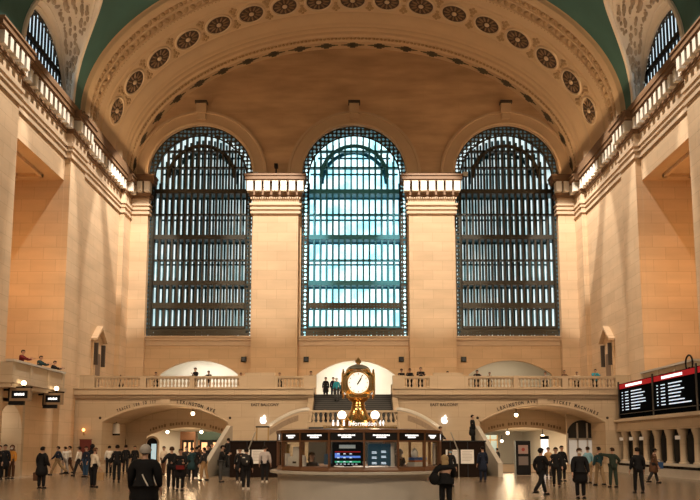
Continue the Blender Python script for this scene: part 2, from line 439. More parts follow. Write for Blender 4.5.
# side walls, with the tall bay recess (Y 40.5 - 48.4), piers and entablature
REC = (40.8, 48.7, 18.85, 3.6)
for s, nm in ((-1, 'wall_left'), (1, 'wall_right')):
    mb = MB()
    ops_s = [(REC[0], REC[1], ZF, lambda u: REC[2])]
    if s < 0: ops_s.append((41.2, 44.2, 0, circ(42.7, 1.5, 2.5)))
    bays = [(26.0, 34.0), (11.5, 19.5), (-3.0, 5.0)]
    ops_s += [(a, b, ZF, lambda u: REC[2]) for a, b in bays]
    # passages of the far end stay solid
    wall_strip(mb, -12, YW+.0, 0, lambda u: 24.0, ops_s, lambda u, z, d: (s*(XW+d), u, z), 0, step=3, reveal=0)
    for a, b in [(REC[0], REC[1])] + bays:
        d = REC[3]
        P = lambda y, z, q: (s*(XW+q), y, z)
        mb.quad(P(b, ZF, 0), P(b, REC[2], 0), P(b, REC[2], d), P(b, ZF, d)); mb.quad(P(a, ZF, 0), P(a, REC[2], 0), P(a, REC[2], d), P(a, ZF, d))
        mb.quad(P(a, REC[2], 0), P(b, REC[2], 0), P(b, REC[2], d), P(a, REC[2], d)); mb.quad(P(a, ZF, 0), P(b, ZF, 0), P(b, ZF, d), P(a, ZF, d))
        mb.quad(P(a, ZF, d), P(b, ZF, d), P(b, REC[2], d), P(a, REC[2], d))
    # soffit panel moulding in the visible recess
    a, b = REC[0]+1.1, REC[1]-1.1
    for (y0, y1, q0, q1) in ((a, b, .9, 1.1), (a, b, 2.5, 2.7), (a, a+.2, .9, 2.7), (b-.2, b, .9, 2.7)):
        xa, xb = s*(XW+q0), s*(XW+q1); mb.box(min(xa, xb), max(xa, xb), y0, y1, REC[2]-.22, REC[2])
    struct(mb.build(nm, STONE))
    # piers
    mb = MB()
    for y0, y1 in ((48.7, 51.4), (37.6, 40.8), (60.6, YW), (22.9, 26.0), (34.0, 37.1)):
        xa, xb = s*(XW-.38), s*XW; mb.box(min(xa, xb), max(xa, xb), y0+.02, y1, ZF, 20.35)
    for y0, y1 in ((48.72, 51.4), (37.6, 40.8)):
        xa, xb = s*(XW-.38), s*XW; mb.box(min(xa, xb), max(xa, xb), y0, y1, 0, ZF)
    trim(mb, STONE)
    # entablature along the wall, breaking forward over the piers
    mb = MB()
    runs = [(-12, 22.9, 0), (22.9, 26.0, .38), (26.0, 34.0, 0), (34.0, 40.5, .38) if False else (34.0, 37.4, 0), (37.4, 40.8, .38), (40.8, 48.7, 0), (48.7, 51.4, .38), (51.4, 60.6, 0), (60.6, YW, .38)]
    for y0, y1, off in runs:
        for z0_, z1_, p in BANDS:
            e0 = p if off else 0
            xa = s*(XW-off-p); xb = s*XW
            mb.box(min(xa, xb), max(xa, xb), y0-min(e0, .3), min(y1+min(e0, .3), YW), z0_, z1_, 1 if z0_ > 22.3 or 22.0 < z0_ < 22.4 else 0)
        n = max(1, int(round((y1-y0)/.72)))
        for k in range(n):
            y = y0 + (k+.5)*(y1-y0)/n; xa = s*(XW-off-.53); xb = s*(XW-off)
            mb.box(min(xa, xb), max(xa, xb), y-.19, y+.19, 22.26, 22.98, 2)
    xa, xb = sorted((s*18.1, s*19.6)); mb.box(xa, xb, 39, 49.95, 23.5, 23.8, 1); mb.box(xa, xb, 49.95, YW, 23.5, 24.12, 1)
    trim(mb, [MOULD, CORN_SHADE, DENT_LIT])

# ------------------------------------------------------------------ the great arch and the vault
def ell_pt(t, dr): return ((AA+dr)*cos(t), Z0 + (AB+dr)*sin(t))
NT = 96
prof = [(63.0, .0), (61.85, 0), (61.8, -.12), (61.65, -.16), (61.5, -.02), (61.0, -.02), (60.9, -.16), (60.75, -.16), (60.65, 0), (60.2, 0), (60.1, -.07), (60.0, 0),
        (59.5, 0), (59.4, -.07), (59.3, 0), (58.9, 0), (58.8, -.14), (58.6, -.14), (58.3, .0), (57.3, .0), (57.2, -.07), (57.1, .0), (54.2, .0), (54.1, -.1), (53.95, -.1), (53.85, .0), (52.9, .0),
        (52.85, -.12), (52.65, -.12), (52.6, .02), (51.9, .02), (51.85, -.1), (51.7, -.1), (51.65, 0), (51.0, 0), (50.95, -.1), (50.85, -.22), (50.6, -.36), (50.3, -.36), (50.05, -.22), (50.0, .02), (49.9, .05)]
mb = MB(); rows = []
for k in range(NT+1):
    t = pi*k/NT
    rows.append([(ell_pt(t, dr)[0], y, ell_pt(t, dr)[1]) for y, dr in prof])
mb.grid(rows)
trim(mb, ARCH, True)
# relief ornament on the arch bands (leaf rows, eggs, dark stencil)
def arclen_ts(n, dr=0.0, t0=.0, t1=pi):
    N = 2000; ts = [t0 + (t1-t0)*k/N for k in range(N+1)]; L = [0]
    for a, b in zip(ts, ts[1:]):
        p, q = ell_pt(a, dr), ell_pt(b, dr); L.append(L[-1] + sqrt((p[0]-q[0])**2 + (p[1]-q[1])**2))
    out = []; j = 0
    for k in range(n):
        target = L[-1]*(k+.5)/n
        while L[j] < target: j += 1
        out.append(ts[j])
    return out, L[-1]
def frame_at(t, y, dr=0.0):
    x, z = ell_pt(t, dr)
    tang = Vector((-(AA)*sin(t), 0, AB*cos(t))).normalized(); yy = Vector((0, 1, 0)); nrm = Vector((-cos(t)/AA, 0, -sin(t)/AB)).normalized()
    return Matrix(((tang.x, yy.x, nrm.x, x), (tang.y, yy.y, nrm.y, y), (tang.z, yy.z, nrm.z, z), (0, 0, 0, 1)))
mb = MB()
for y, n, rx, ry, rz, mi in ((61.25, 150, .12, .2, .1, 0), (52.25, 90, .2, .3, .13, 0), (51.33, 130, .14, .28, .12, 0), (52.75, 170, .09, .12, .12, 0), (52.25, 90, .08, .34, .1, 0), (61.7, 170, .08, .08, .08, 0)):
    ts, L = arclen_ts(n)
    for j, t in enumerate(ts):
        mb.ell((0, 0, 0), (rx, ry, rz), mi, 6, 4, frame_at(t, y, -.03) @ Matrix.Rotation(.5 if j % 2 else -.5, 4, 'Z'))
trim(mb, ARCH_D, True)
mb = MB(); ts, L = arclen_ts(21)
for t in ts:
    T = frame_at(t, 62.4, 0)
    for (a, b, c_, d) in ((-.75, .75, -.10, .10), (-.45, .45, -.25, .25), (-.22, .22, -.45, .45), (-1.0, -.75, -.06, .06), (.75, 1.0, -.06, .06)):
        mb.box(a, b, c_, d, -.01, .03, 0, T)
trim(mb, STENCIL)
# rosettes
ros0 = None
ts, L = arclen_ts(17, 0, .13, pi-.13)
for k, t in enumerate(ts[::-1]):
    label = '%s dark round rosette counted from the left along the arch above the windows' % ORD[k]
    T = frame_at(t, 55.7, -.0)
    if ros0 is None:
        r = thing('ceiling_rosette', label, 'rosette', group='rosettes along the great arch')
        m1 = MB(); rows = []
        for a in range(32):
            an = 2*pi*a/32
            rows.append([((1.02+.10*cos(q))*cos(an), (1.02+.10*cos(q))*sin(an), .03+.10*sin(q)) for q in [2*pi*j/6 for j in range(6)]])
        rows.append(rows[0]); m1.grid(rows, 0, True); m1.build('rim', ROS_RIM, r, True)
        m1 = MB(); m1.lathe([(1.0, .0), (1.0, .05), (.75, .03), (.3, .03)], (0,0,0), 28); m1.build('dish', BROWN, r, True)
        m1 = MB()
        for a in range(12):
            m1.ell((.58, 0, .07), (.26, .07, .05), 0, 8, 6, Matrix.Rotation(2*pi*a/12, 4, 'Z'))
        m1.build('petals', ROS_PET, r, True)
        m1 = MB(); m1.ell((0,0,.08), (.2,.2,.1), 0, 12, 8); m1.build('boss', ROS_RIM, r, True)
        ros0 = r
    else:
        r = copy_tree(ros0); r['label'] = label
    r.matrix_world = T @ Matrix.Diagonal((1.0, 1.12, 1, 1))
# scroll ornament between the rosettes
mb = MB(); ts2 = [(a+b)/2 for a, b in zip(ts, ts[1:])]
for t in ts2:
    T = frame_at(t, 55.7)
    for sy in (-1, 1):
        for (x, y, r) in ((0, .75, .2), (-.18, 1.05, .16), (.18, 1.05, .16), (0, 1.3, .12), (0, .35, .14)):
            mb.ell((x, sy*y, 0), (r, r*1.2, .09), 0, 8, 5, T)
trim(mb, ARCH_D, True)

# main vault in painted teal with cross vaults over the clerestory lunettes
LUN = 44.5; LW = 3.85; LH = 6.2
def z_c(y): 
    q = 1 - ((y-LUN)/LW)**2
    return Z0 + LH*sqrt(q) if q > 0 else None
def x_star(z):
    return AA*sqrt(max(0.0, 1 - ((z-Z0)/AB)**2))
mb = MB(); ys = [49.9, 49.2, 48.8] + [LUN + LW*cos(pi*k/40) for k in range(41)] + [39.8, 39, 36, 30, 20, 8, -12]
rows = []
for y in ys:
    z = z_c(y); xs = x_star(z) if z else AA
    t0 = math.acos(min(1, xs/AA)); rows.append([((AA+.05)*cos(t0 + (pi-2*t0)*k/64), y, Z0 + (AB+.05)*sin(t0 + (pi-2*t0)*k/64)) for k in range(65)])
mb.grid(rows); struct(mb.build('ceiling', TEAL, smooth=True))
XWIN = 19.3; WW = 4.3; WH = 4.3; WC = 45.1
def lun_rows(s, inset=0.0):
    rows = []
    for k in range(61):
        t = pi*k/60
        yw, zw = WC + WW*cos(t), Z0 + WH*sin(t)
        yg, zg = LUN + LW*cos(t), Z0 + LH*sin(t)
        xg = x_star(zg)
        rows.append([(s*(XWIN + (xg-XWIN)*q), yw + (yg-yw)*q, zw + (zg-zw)*(1-(1-q)**1.4)) for q in [j/8 for j in range(9)]])
    return rows
for s in (-1, 1):
    mb = MB(); R = lun_rows(s); mb.grid(R)
    # raised rim on the groin edge and round the window
    mb.tube([r[-1] for r in R], .16, 6); mb.tube([r[0] for r in R], .22, 6)
    mb.tube([r[1] for r in R], .07, 5); mb.tube([r[7] for r in R], .08, 5)
    
    trim(mb, CREAM, True)
    mb = MB(); rnd = random.Random(5)
    for k in range(2, 59):
        r = R[k]
        for _ in range(6):
            j = rnd.choice([2, 3, 4, 5, 6]); p = Vector(r[j]) + Vector((0, rnd.uniform(-.15, .15), rnd.uniform(-.3, .3)))
            if 26 < k < 34: sc = 1.6
            else: sc = 1.0
            mb.ell(p, (.10*sc, .06*sc + rnd.random()*.10, .10 + rnd.random()*.22), 0, 6, 4)
    trim(mb, [CREAM_D], True)
    # clerestory window
    e = bpy.data.objects.new('window_%d' % (4 if s < 0 else 5), None); COL.objects.link(e); e['kind'] = 'structure'
    pts = [(WC + (WW+.05)*cos(pi*k/40), Z0 + (WH+.05)*sin(pi*k/40)) for k in range(41)]
    m1 = MB(); m1.prism(pts, lambda u, v, d: (s*(XWIN+.16+d), u, v), 0, .05); m1.build('pane', PANE_L, e)
    m1 = MB()
    for k in range(-8, 9):
        y = WC + k*.5; h = WH*sqrt(max(0, 1-((y-WC)/WW)**2))
        xa = s*(XWIN+.06); xb = s*(XWIN+.15); m1.box(min(xa, xb), max(xa, xb), y-.085, y+.085, Z0, Z0+h)
    xa = s*(XWIN+.02); xb = s*(XWIN+.32)
    m1.box(min(xa, xb), max(xa, xb), WC-WW*.85, WC+WW*.85, Z0+1.9, Z0+2.25)
    m1.build('mullions', DARK, e)
    m1 = MB(); a = [(WC + WW*cos(pi*k/40), Z0 + WH*sin(pi*k/40)) for k in range(41)]; b = [(WC + (WW-.5)*cos(pi*k/40), Z0 + (WH-.6)*sin(pi*k/40)) for k in range(41)]
    for k in range(40): m1.quad((xa, *a[k]), (xa, *a[k+1]), (xa, *b[k+1]), (xa, *b[k]))
    m1.build('lattice_border', holes('clerestory_lattice', (.03,.03,.025), 3.2, .22), e)

# ------------------------------------------------------------------ balcony and the wall below it
LA = (-12.45, 4.15); RA = (12.55, 4.15)
a1 = seg(LA[0], LA[1], 3.25, 4.36); a2 = seg(RA[0], RA[1], 3.25, 4.36)
mb = MB()
wall_strip(mb, -XW, XW, 0, lambda u: 5.25, [(LA[0]-LA[1], LA[0]+LA[1], 0, a1), (RA[0]-RA[1], RA[0]+RA[1], 0, a2), (-2.6, 2.6, 1.7, lambda u: 5.25)],
           lambda u, z, d: (u, YB+d, z), 0, reveal=0)
for c, w, hi in ((LA[0], LA[1], a1), (RA[0], RA[1], a2)):     # deep vaulted passage behind each arch
    line = [(c-w, 0)] + [(c-w+2*w*k/28, hi(c-w+2*w*k/28)) for k in range(29)] + [(c+w, 0)]
    for p, q in zip(line, line[1:]): mb.quad((p[0], YB, p[1]), (q[0], YB, q[1]), (q[0], 57.0, q[1]), (p[0], 57.0, p[1]))
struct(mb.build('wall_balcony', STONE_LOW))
# raised panels (spandrel frames and keystones) on that wall
mb = MB()
for c, hi in ((LA[0], a1), (RA[0], a2)):
    mb.box(c-.32, c+.32, YB-.16, YB, hi(c)+.02, 4.78); 
    pts = [(c-LA[1]+2*LA[1]*k/30, hi(c-LA[1]+2*LA[1]*k/30)+.05) for k in range(31)]
    mb.tube([(p[0], YB-.01, p[1]) for p in pts], .07, 6)
    for sx in (-1, 1):
        x0, x1 = sorted((c+sx*.45, c+sx*3.9))
        mb.box(x0, x1, YB-.03, YB, 4.70, 4.76)
        xb = c + sx*3.95; mb.box(min(xb, xb+sx*.06), max(xb, xb+sx*.06), YB-.03, YB, 4.0, 4.76)
        mb.ell((c+sx*4.3, YB-.01, 3.55), (.09, .03, .09), 1, 8, 6)
mb.box(-XW, -2.6, YB-.10, YB, 0, .5); mb.box(2.6, XW, YB-.1, YB, 0, .5)
trim(mb, [STONE_LOW, LETTER])
# inner arches with far corridors
for nm, (c, w) in (('left', (-12.45, 4.15)), ('right', (12.55, 4.15))):
    s = -1 if nm == 'left' else 1
    if s < 0: ia, ib = -15.1, -9.3
    else: ia, ib = 9.2, 15.9
    ic, iw = (ia+ib)/2, (ib-ia)/2; hi = seg(ic, iw, 2.45, 3.05)
    mb = MB()
    wall_strip(mb, min(c-w-2, ia), max(c+w+2, ib), 0, lambda u: 4.5, [(ia, ib, 0, hi)], lambda u, z, d: (u, 57.0+d, z), 0, reveal=.6)
    # corridor beyond: ceiling, sides, end wall
    mb.box(ia-1.2, ib+1.2, 57.6, 78, 3.1, 3.3, 1); mb.box(ia-1.3, ia-1.1, 57.6, 78, 0, 3.3, 1); mb.box(ib+1.1, ib+1.3, 57.6, 78, 0, 3.3, 1)
    mb.box(ia-1.3, ib+1.3, 78, 78.2, 0, 3.3, 1)
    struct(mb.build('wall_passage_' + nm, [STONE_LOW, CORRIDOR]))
mb = MB()                                               # balcony floor slab and ceiling of passages
mb.box(-XW, -2.6, YB+.02, YW+.3, 4.9, ZF); mb.box(2.6, XW, YB+.02, YW+.3, 4.9, ZF); mb.box(-2.6, 2.6, 53.2, YW+.3, 4.9, ZF)
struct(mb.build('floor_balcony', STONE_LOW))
mb = MB()                                               # cornice of the balcony front
for x0, x1 in ((-XW, -2.6), (2.6, XW)):
    for z0_, z1_, p in ((4.78, 4.88, .12), (4.88, 5.05, .28), (5.05, 5.42, .48), (5.42, 5.50, .58)): mb.box(x0, x1, YB-p, YB+.3, z0_, z1_)
trim(mb, STONE_LOW)
# white corridors behind the balcony doorways
for i, (c, w) in enumerate(DOORS):
    mb = MB()
    y0, y1 = YW+.35, 69.0
    mb.box(c-w-1.5, c+w+1.5, y1, y1+.2, ZF, 9.4); mb.box(c-w-1.7, c-w-1.5, y0, y1, ZF, 9.4); mb.box(c+w+1.5, c+w+1.7, y0, y1, ZF, 9.4)
    mb.box(c-w-1.7, c+w+1.7, y0, y1+.2, 9.4, 9.6); mb.box(c-w-1.7, c+w+1.7, y0, y1+.2, ZF-.3, ZF)
    # front faces beside the doorway (behind the main wall)
    struct(mb.build('wall_corridor_%s' % ('left', 'centre', 'right')[i], CORRIDOR))

# balustrades: (pixel run ends measured at the balcony front)
def bx_px(px, Y=51.2): return (px-PX0)*Y/781.0
bal_prof = [(.085, 0), (.085, .05), (.05, .08), (.045, .11), (.085, .22), (.09, .28), (.05, .42), (.042, .48), (.07, .52), (.085, .55), (.085, .60)]
bm_bal = MB(); bm_bal.lathe(bal_prof, (0,0,0), 10); 
_b = bm_bal.build('baluster', STONE_LOW, None, True); BAL_ME = _b.data; bpy.data.objects.remove(_b)
RUNS = [(92, 138), (144, 188), (193, 238), (277, 303), (405, 430), (469, 515), (520, 564), (570, 618)]
wh = ['at the far left end', 'before left half of left doorway', 'before right half of left doorway', 'just left of the stair gap', 'just right of the stair gap', 'before left half of right doorway', 'before right half of right doorway', 'beside the departure board']
for i, (a, b) in enumerate(RUNS):
    x0, x1 = bx_px(a), bx_px(b)
    t = thing('balustrade', 'stone balustrade run with turned balusters on balcony ' + wh[i], 'balustrade', ((x0+x1)/2, YB-.2, 5.5), 0, 'balcony balustrades')
    hw = (x1-x0)/2
    m1 = MB(); m1.box(-hw, hw, -.16, .16, .70, .80); m1.box(-hw, hw, -.13, .13, .64, .70); m1.build('top_rail', STONE_LOW, t)
    m1 = MB(); m1.box(-hw, hw, -.14, .14, 0, .06); m1.build('bottom_rail', STONE_LOW, t)
    n = int(round(2*hw/.235))
    for k in range(n):
        o = bpy.data.objects.new('baluster', BAL_ME); COL.objects.link(o); o.parent = t; o.location = (-hw + (k+.5)*2*hw/n, 0, .05)
mb = MB()                                               # pedestals between the runs
PED = [(77, 92, .86), (138, 144, .82), (188, 193, .82), (238, 244, .82), (244, 274, 1.02), (274, 277, .8), (303, 316, .84), (393, 405, .84), (430, 434, .82), (434, 464, 1.02), (464, 469, .82), (515, 520, .82), (564, 570, .82), (618, 633, .86)]
for a, b, h in PED: mb.box(bx_px(a), bx_px(b), YB-.4, YB-.02, 5.5, 5.5+h)
trim(mb, STONE_LOW)

# central stairs, landing and curved wings
mb = MB(); n = 16
for k in range(n):
    z1_ = 5.2 - (k+0)*(5.2-2.8)/n; y1_ = 53.2 - k*.32
    mb.box(-2.58, 2.58, y1_-.32, 53.2, max(0, z1_-.45), z1_ - .0)
    mb.box(-2.58, 2.58, y1_-.34, y1_-.30, z1_-.04, z1_+.001, 1)
mb.box(-2.58, 2.58, 45.4, 48.2, 0, 2.8)
t = tag(mb.build('staircase', [STEP, mat('step_nosing', (.09,.088,.085), .6)]), 'wide dark grey central staircase rising behind the clock to balcony doorway', 'staircase')
for s in (-1, 1):                                       # solid stair cheeks
    mb = MB(); x0, x1 = sorted((s*2.6, s*2.95))
    mb.prism([(45.4, 0), (45.4, 3.1), (48.2, 3.15), (53.2, 5.9), (53.2, 0)], lambda u, v, d: (d, u, v), x0, x1)
    trim(mb, STONE_LOW)
t = thing('balustrade', 'low stone landing balustrade directly behind the clock pedestal', 'balustrade', (0.1, 45.6, 2.8))
m1 = MB(); m1.box(-2.75, 2.75, -.14, .14, .86, .98); m1.build('top_rail', STONE_LOW, t)
m1 = MB(); m1.box(-2.75, 2.75, -.14, .14, 0, .27); m1.box(-.5, .5, -.15, .15, .27, .86); m1.build('bottom_rail', STONE_LOW, t)
for k in range(18):
    x = -2.55 + 5.1*(k+.5)/18
    if abs(x) < .55: continue
    o = bpy.data.objects.new('baluster', BAL_ME); COL.objects.link(o); o.parent = t; o.location = (x, 0, .26)
for s, nm in ((-1, 'left'), (1, 'right')):
    top = MB(); body = MB(); r1 = []; r2 = []; pn = MB()
    for k in range(21):
        q = k/20; x = s*(2.6 + 2.3*q); y = 45.6 - .8*sin(q*pi/2); z = 3.8 - 1.05*q**1.7
        r1.append((x, y, z))
        r2.append([(x, y-.14, 0), (x, y-.14, z), (x, y+.14, z), (x, y+.14, 0)])
    body.grid(r2, 0, True); top.tube(r1, .15, 8)
    for k in range(5, 19):
        pn.quad((r1[k][0], r1[k][1]-.16, r1[k][2]-.22), (r1[k+1][0], r1[k+1][1]-.16, r1[k+1][2]-.22), (r1[k+1][0], r1[k+1][1]-.16, r1[k+1][2]-.55), (r1[k][0], r1[k][1]-.16, r1[k][2]-.55))
    e = thing('stair_parapet', 'curved solid stone parapet sweeping down to the %s behind the booth' % nm, 'parapet', (0,0,0))
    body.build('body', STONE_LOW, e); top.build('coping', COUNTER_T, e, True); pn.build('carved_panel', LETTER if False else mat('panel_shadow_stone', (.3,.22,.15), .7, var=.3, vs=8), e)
    # outer flight with slanting pale parapet, landing behind the dark hoarding
    mb = MB()
    x0, x1 = sorted((s*6.1, s*7.5))
    for k in range(11): mb.box(x0, x1, 44.2 + k*.33, 48.0, k*.16, (k+1)*.16)
    x0, x1 = sorted((s*3.0, s*7.5)); mb.box(x0, x1, 48.0, 51.38, 0, 1.76)
    tag(mb.build('staircase', STEP), 'stone side flight climbing behind the dark hoarding at %s of booth' % nm, 'staircase')
    mb = MB()
    pts = [(43.6, 0), (43.6, .75), (48.4, 2.95), (48.9, 2.95), (48.9, 0)]
    def fn(u, v, d, s=s): return (s*(7.55 + (48.9-u)*.10) + s*d, u, v)
    mb.prism(pts, fn, 0, .26)
    tag(mb.build('stair_parapet', COUNTER_T), 'slanting pale stone parapet beside the dark hoarding on the %s' % nm, 'parapet')
    # hoarding
    e = thing('hoarding', 'dark brown panelled hoarding to the %s of the information booth' % nm, 'hoarding', (-5.35 if s < 0 else 5.83, 43.0, 0))
    m1 = MB(); m1.box(-1.45, 1.45, -.08, .08, 0, 1.93); m1.build('panel', WOOD_D, e)
    m1 = MB(); m1.box(-1.5, 1.5, -.12, .12, 1.93, 2.0); m1.build('top_rail', BLACKM, e)
    m1 = MB()
    for k in range(4): m1.box(-1.45+k*.95, -1.4+k*.95, -.1, -.08, 0, 1.93)
    m1.build('battens', BLACKM, e)
    # slim metal handrail leaning up from the hoarding
    mb = MB(); xa = s*5.3; mb.tube([(s*5.75, 42.6, 0), (s*5.75, 42.6, 1.4), (s*5.35, 42.6, 2.45)], .035, 6)
    tag(mb.build('handrail', SILVER, None, True), 'thin pale metal handrail rising in front of the %s hoarding' % nm, 'handrail')
    # posters
    for k in range(2):
        e = thing('poster', '%s white printed notice on the %s hoarding' % (('inner', 'outer')[k] if s < 0 else ('inner', 'outer')[k], nm), 'notice', ((-1 if s < 0 else 1)*((5.2 if s < 0 else 5.45) + .82*k), 42.88, 1.12), 0)
        m1 = MB(); m1.box(-.36, .36, -.02, .02, -.38, .38); m1.build('sheet', PAPER, e)
        m1 = MB()
        for q in range(7): m1.box(-.28, .28 - random.random()*.15, -.026, -.02, .26-q*.08, .285-q*.08)
        m1.build('printing', mat('print_grey', (.45,.43,.42), .7), e)

# glass and metal easel frame on the left
e = thing('easel_frame', 'empty metal easel frame standing above the left hoarding', 'frame', (-5.05, 43.5, 0))
m1 = MB()
for x in (-.32, .32): m1.box(x-.03, x+.03, -.03, .03, 0, 2.75)
m1.box(-.35, .35, -.03, .03, 1.95, 2.0); m1.build('legs', BRASS_D, e)
m1 = MB(); m1.box(-.38, .38, -.06, .06, 2.72, 2.8); m1.build('top_bar', DARK, e)

# ------------------------------------------------------------------ lettering and logos on the balcony wall
def arch_text(t, xc, hi, size, dz, Y, m, name_label, adv=.2):
    mb = MB(); n = len(t)
    for k, ch in enumerate(t):
        if ch == ' ': continue
        x = xc + (k-(n-1)/2)*adv; sl = atan2(hi(x+.1)-hi(x-.1), .2)
        add_text(mb, ch, size, Matrix.Translation((x, Y, hi(x)+dz)) @ Matrix.Rotation(-sl, 4, 'Y'), 0, .01, .04, .75 if adv > .18 else .58)
    return tag(mb.build('wall_lettering', m), name_label, 'lettering')
arch_text('TRACKS 100 TO 117', -14.35, a1, .27, .2, YB-.02, LETTER, 'carved words TRACKS 100 TO 117 over the left arch', .152)
arch_text('LEXINGTON AVE', -10.45, a1, .30, .2, YB-.02, LETTER, 'carved words LEXINGTON AVE over the left arch')
arch_text('LEXINGTON AVE', 10.85, a2, .30, .2, YB-.02, LETTER, 'carved words LEXINGTON AVE over the right arch')
arch_text('TICKET MACHINES', 14.75, a2, .29, .2, YB-.02, LETTER, 'carved words TICKET MACHINES over the right arch')
for x, nm in ((-5.85, 'left'), (6.05, 'right')):
    mb = MB(); add_text(mb, 'EAST BALCONY', .26, Matrix.Translation((x, YB-.02, 4.33)), 0, .01)
    tag(mb.build('wall_lettering', LETTER), 'carved words EAST BALCONY above the glowing emblem on the %s' % nm, 'lettering')
def bez(p0, p1, p2, p3, n=8):
    return [((1-t)**3*p0[0]+3*(1-t)**2*t*p1[0]+3*(1-t)*t*t*p2[0]+t**3*p3[0], (1-t)**3*p0[1]+3*(1-t)**2*t*p1[1]+3*(1-t)*t*t*p2[1]+t**3*p3[1]) for t in [k/n for k in range(n)]]
apple = (bez((0,.33),(.12,.37),(.22,.42),(.36,.30)) + bez((.36,.30),(.17,.18),(.17,-.06),(.40,-.14)) + bez((.40,-.14),(.33,-.35),(.22,-.52),(.10,-.47))
         + bez((.10,-.47),(.03,-.44),(-.03,-.44),(-.10,-.47)) + bez((-.10,-.47),(-.27,-.55),(-.44,-.18),(-.42,.02)) + bez((-.42,.02),(-.40,.34),(-.16,.40),(0,.33)))
leaf = bez((0,.40),(0,.52),(.08,.62),(.20,.64)) + bez((.20,.64),(.20,.52),(.12,.41),(0,.40))
for x, nm in ((-5.93, 'left'), (6.05, 'right')):
    e = thing('shop_emblem', 'glowing white bitten apple emblem on the wall at the %s of the stairs' % nm, 'emblem', (x, YB, 3.42))
    m1 = MB(); m1.prism([(u*.5, v*.5) for u, v in apple], lambda u, v, d: (u, d, v), -.12, -.02); m1.build('fruit', LOGO, e)
    m1 = MB(); m1.prism([(u*.5, v*.5) for u, v in leaf], lambda u, v, d: (u, d, v), -.12, -.02); m1.build('leaf', LOGO, e)
# painted words on the inner arches
for s, hi, c in ((-1, seg(-12.2, 2.9, 2.45, 3.05), -12.2), (1, seg(12.55, 3.35, 2.45, 3.05), 12.55)):
    mb = MB()
    for k in range(26):                                  # too blurred in the photograph to read
        x = c - 2.6 + 5.2*k/25
        if k in (6, 14, 20): continue
        mb.box(x-.05-.02*(k % 3), x+.05+.02*(k % 2), 56.97, 56.99, hi(x)+.2, hi(x)+.38 + .03*(k % 2))
    tag(mb.build('wall_lettering', LETTER2), 'faint dark line of lettering on the inner arch at the %s' % ('left' if s < 0 else 'right'), 'lettering')

# small black loudspeakers on the back wall
for k, px in enumerate((243.5, 306, 401.5, 464)):
    e = thing('wall_speaker', 'small square black loudspeaker on upper wall, %s from the left' % ORD[k], 'loudspeaker', ((px-PX0)*63/781*1.01, YW, 8.72), 0, 'wall loudspeakers')
    m1 = MB(); m1.box(-.2, .2, -.25, -.0, -.2, .2); m1.build('case', DARK, e)
    m1 = MB(); m1.box(-.15, .15, -.262, -.25, -.15, .15); m1.build('mesh_front', BLACKM, e)
# small fixtures standing on the pilaster cornices
for px, Yc, lab, big in ((256.5, 62.4, 'small pale floodlight box on cornice of the left pilaster', 0), (464.5, 62.4, 'small pale floodlight box on cornice of the right pilaster', 0), (276.5, 62.4, 'small dark camera fixture on cornice of the left pilaster', 1)):
    e = thing('camera' if big else 'floodlight', lab, 'camera' if big else 'floodlight', ((px-PX0)*Yc/781*1.05, Yc, 23.95))
    if big:
        m1 = MB(); m1.tube([(0,0,0),(0,0,.9)], .07, 6); m1.tube([(-.2,0,0),(.2,0,0)], .08, 6); m1.build('stand', DARK, e)
        m1 = MB(); m1.box(-.15,.15,-.3,.2,.8,1.1); m1.build('head', DARK, e)
    else:
        m1 = MB(); m1.box(-.2,.2,-.2,.2,.05,.4); m1.build('case', COUNTER_T, e); m1 = MB(); m1.box(-.22,.22,-.05,.05,0,.06); m1.build('foot', DARK, e)
# pedimented niches on the side walls by the balcony
for s, nm in ((-1, 'left'), (1, 'right')):
    e = thing('wall_niche', 'tall pedimented stone niche with dark brackets on the %s side wall' % nm, 'niche', (s*XW, 56.3, ZF))
    m1 = MB()
    m1.prism([(-.95, 0), (-.95, 4.2), (0, 5.0), (.95, 4.2), (.95, 0)], lambda u, v, d: (-s*d, u, v), 0, .14); m1.build('surround', STONE, e)
    m1 = MB(); m1.prism([(-1.2, 4.2), (0, 5.25), (1.2, 4.2), (1.2, 4.05), (0, 5.0), (-1.2, 4.05)], lambda u, v, d: (-s*d, u, v), 0, .45); m1.build('pediment', STONE, e)
    m1 = MB(); xa, xb = sorted((-s*.14, -s*.17)); m1.box(xa, xb, -.5, .5, 0, 3.2); m1.build('opening', mat('niche_brown', (.20,.13,.08), .6), e)
    for q in (-.8, .8):
        m1 = MB(); xa, xb = sorted((-s*.14, -s*.4)); m1.box(xa, xb, q-.1, q+.1, 2.3, 3.9); m1.build('bracket', LETTER, e)
# small dark stand near the left niche
e = thing('stand', 'small dark stand on the balcony beside the left niche', 'stand', ((118-PX0)*60/781, 60, ZF))
m1 = MB(); m1.lathe([(.32,0),(.32,.1),(.2,.2),(.22,1.1),(.28,1.2),(.28,1.3)], (0,0,0), 12); m1.build('drum', LETTER, e, True)
m1 = MB(); m1.lathe([(.06,1.3),(.05,1.7),(.1,1.75),(.02,2.0)], (0,0,0), 8); m1.build('spike', LETTER, e, True)

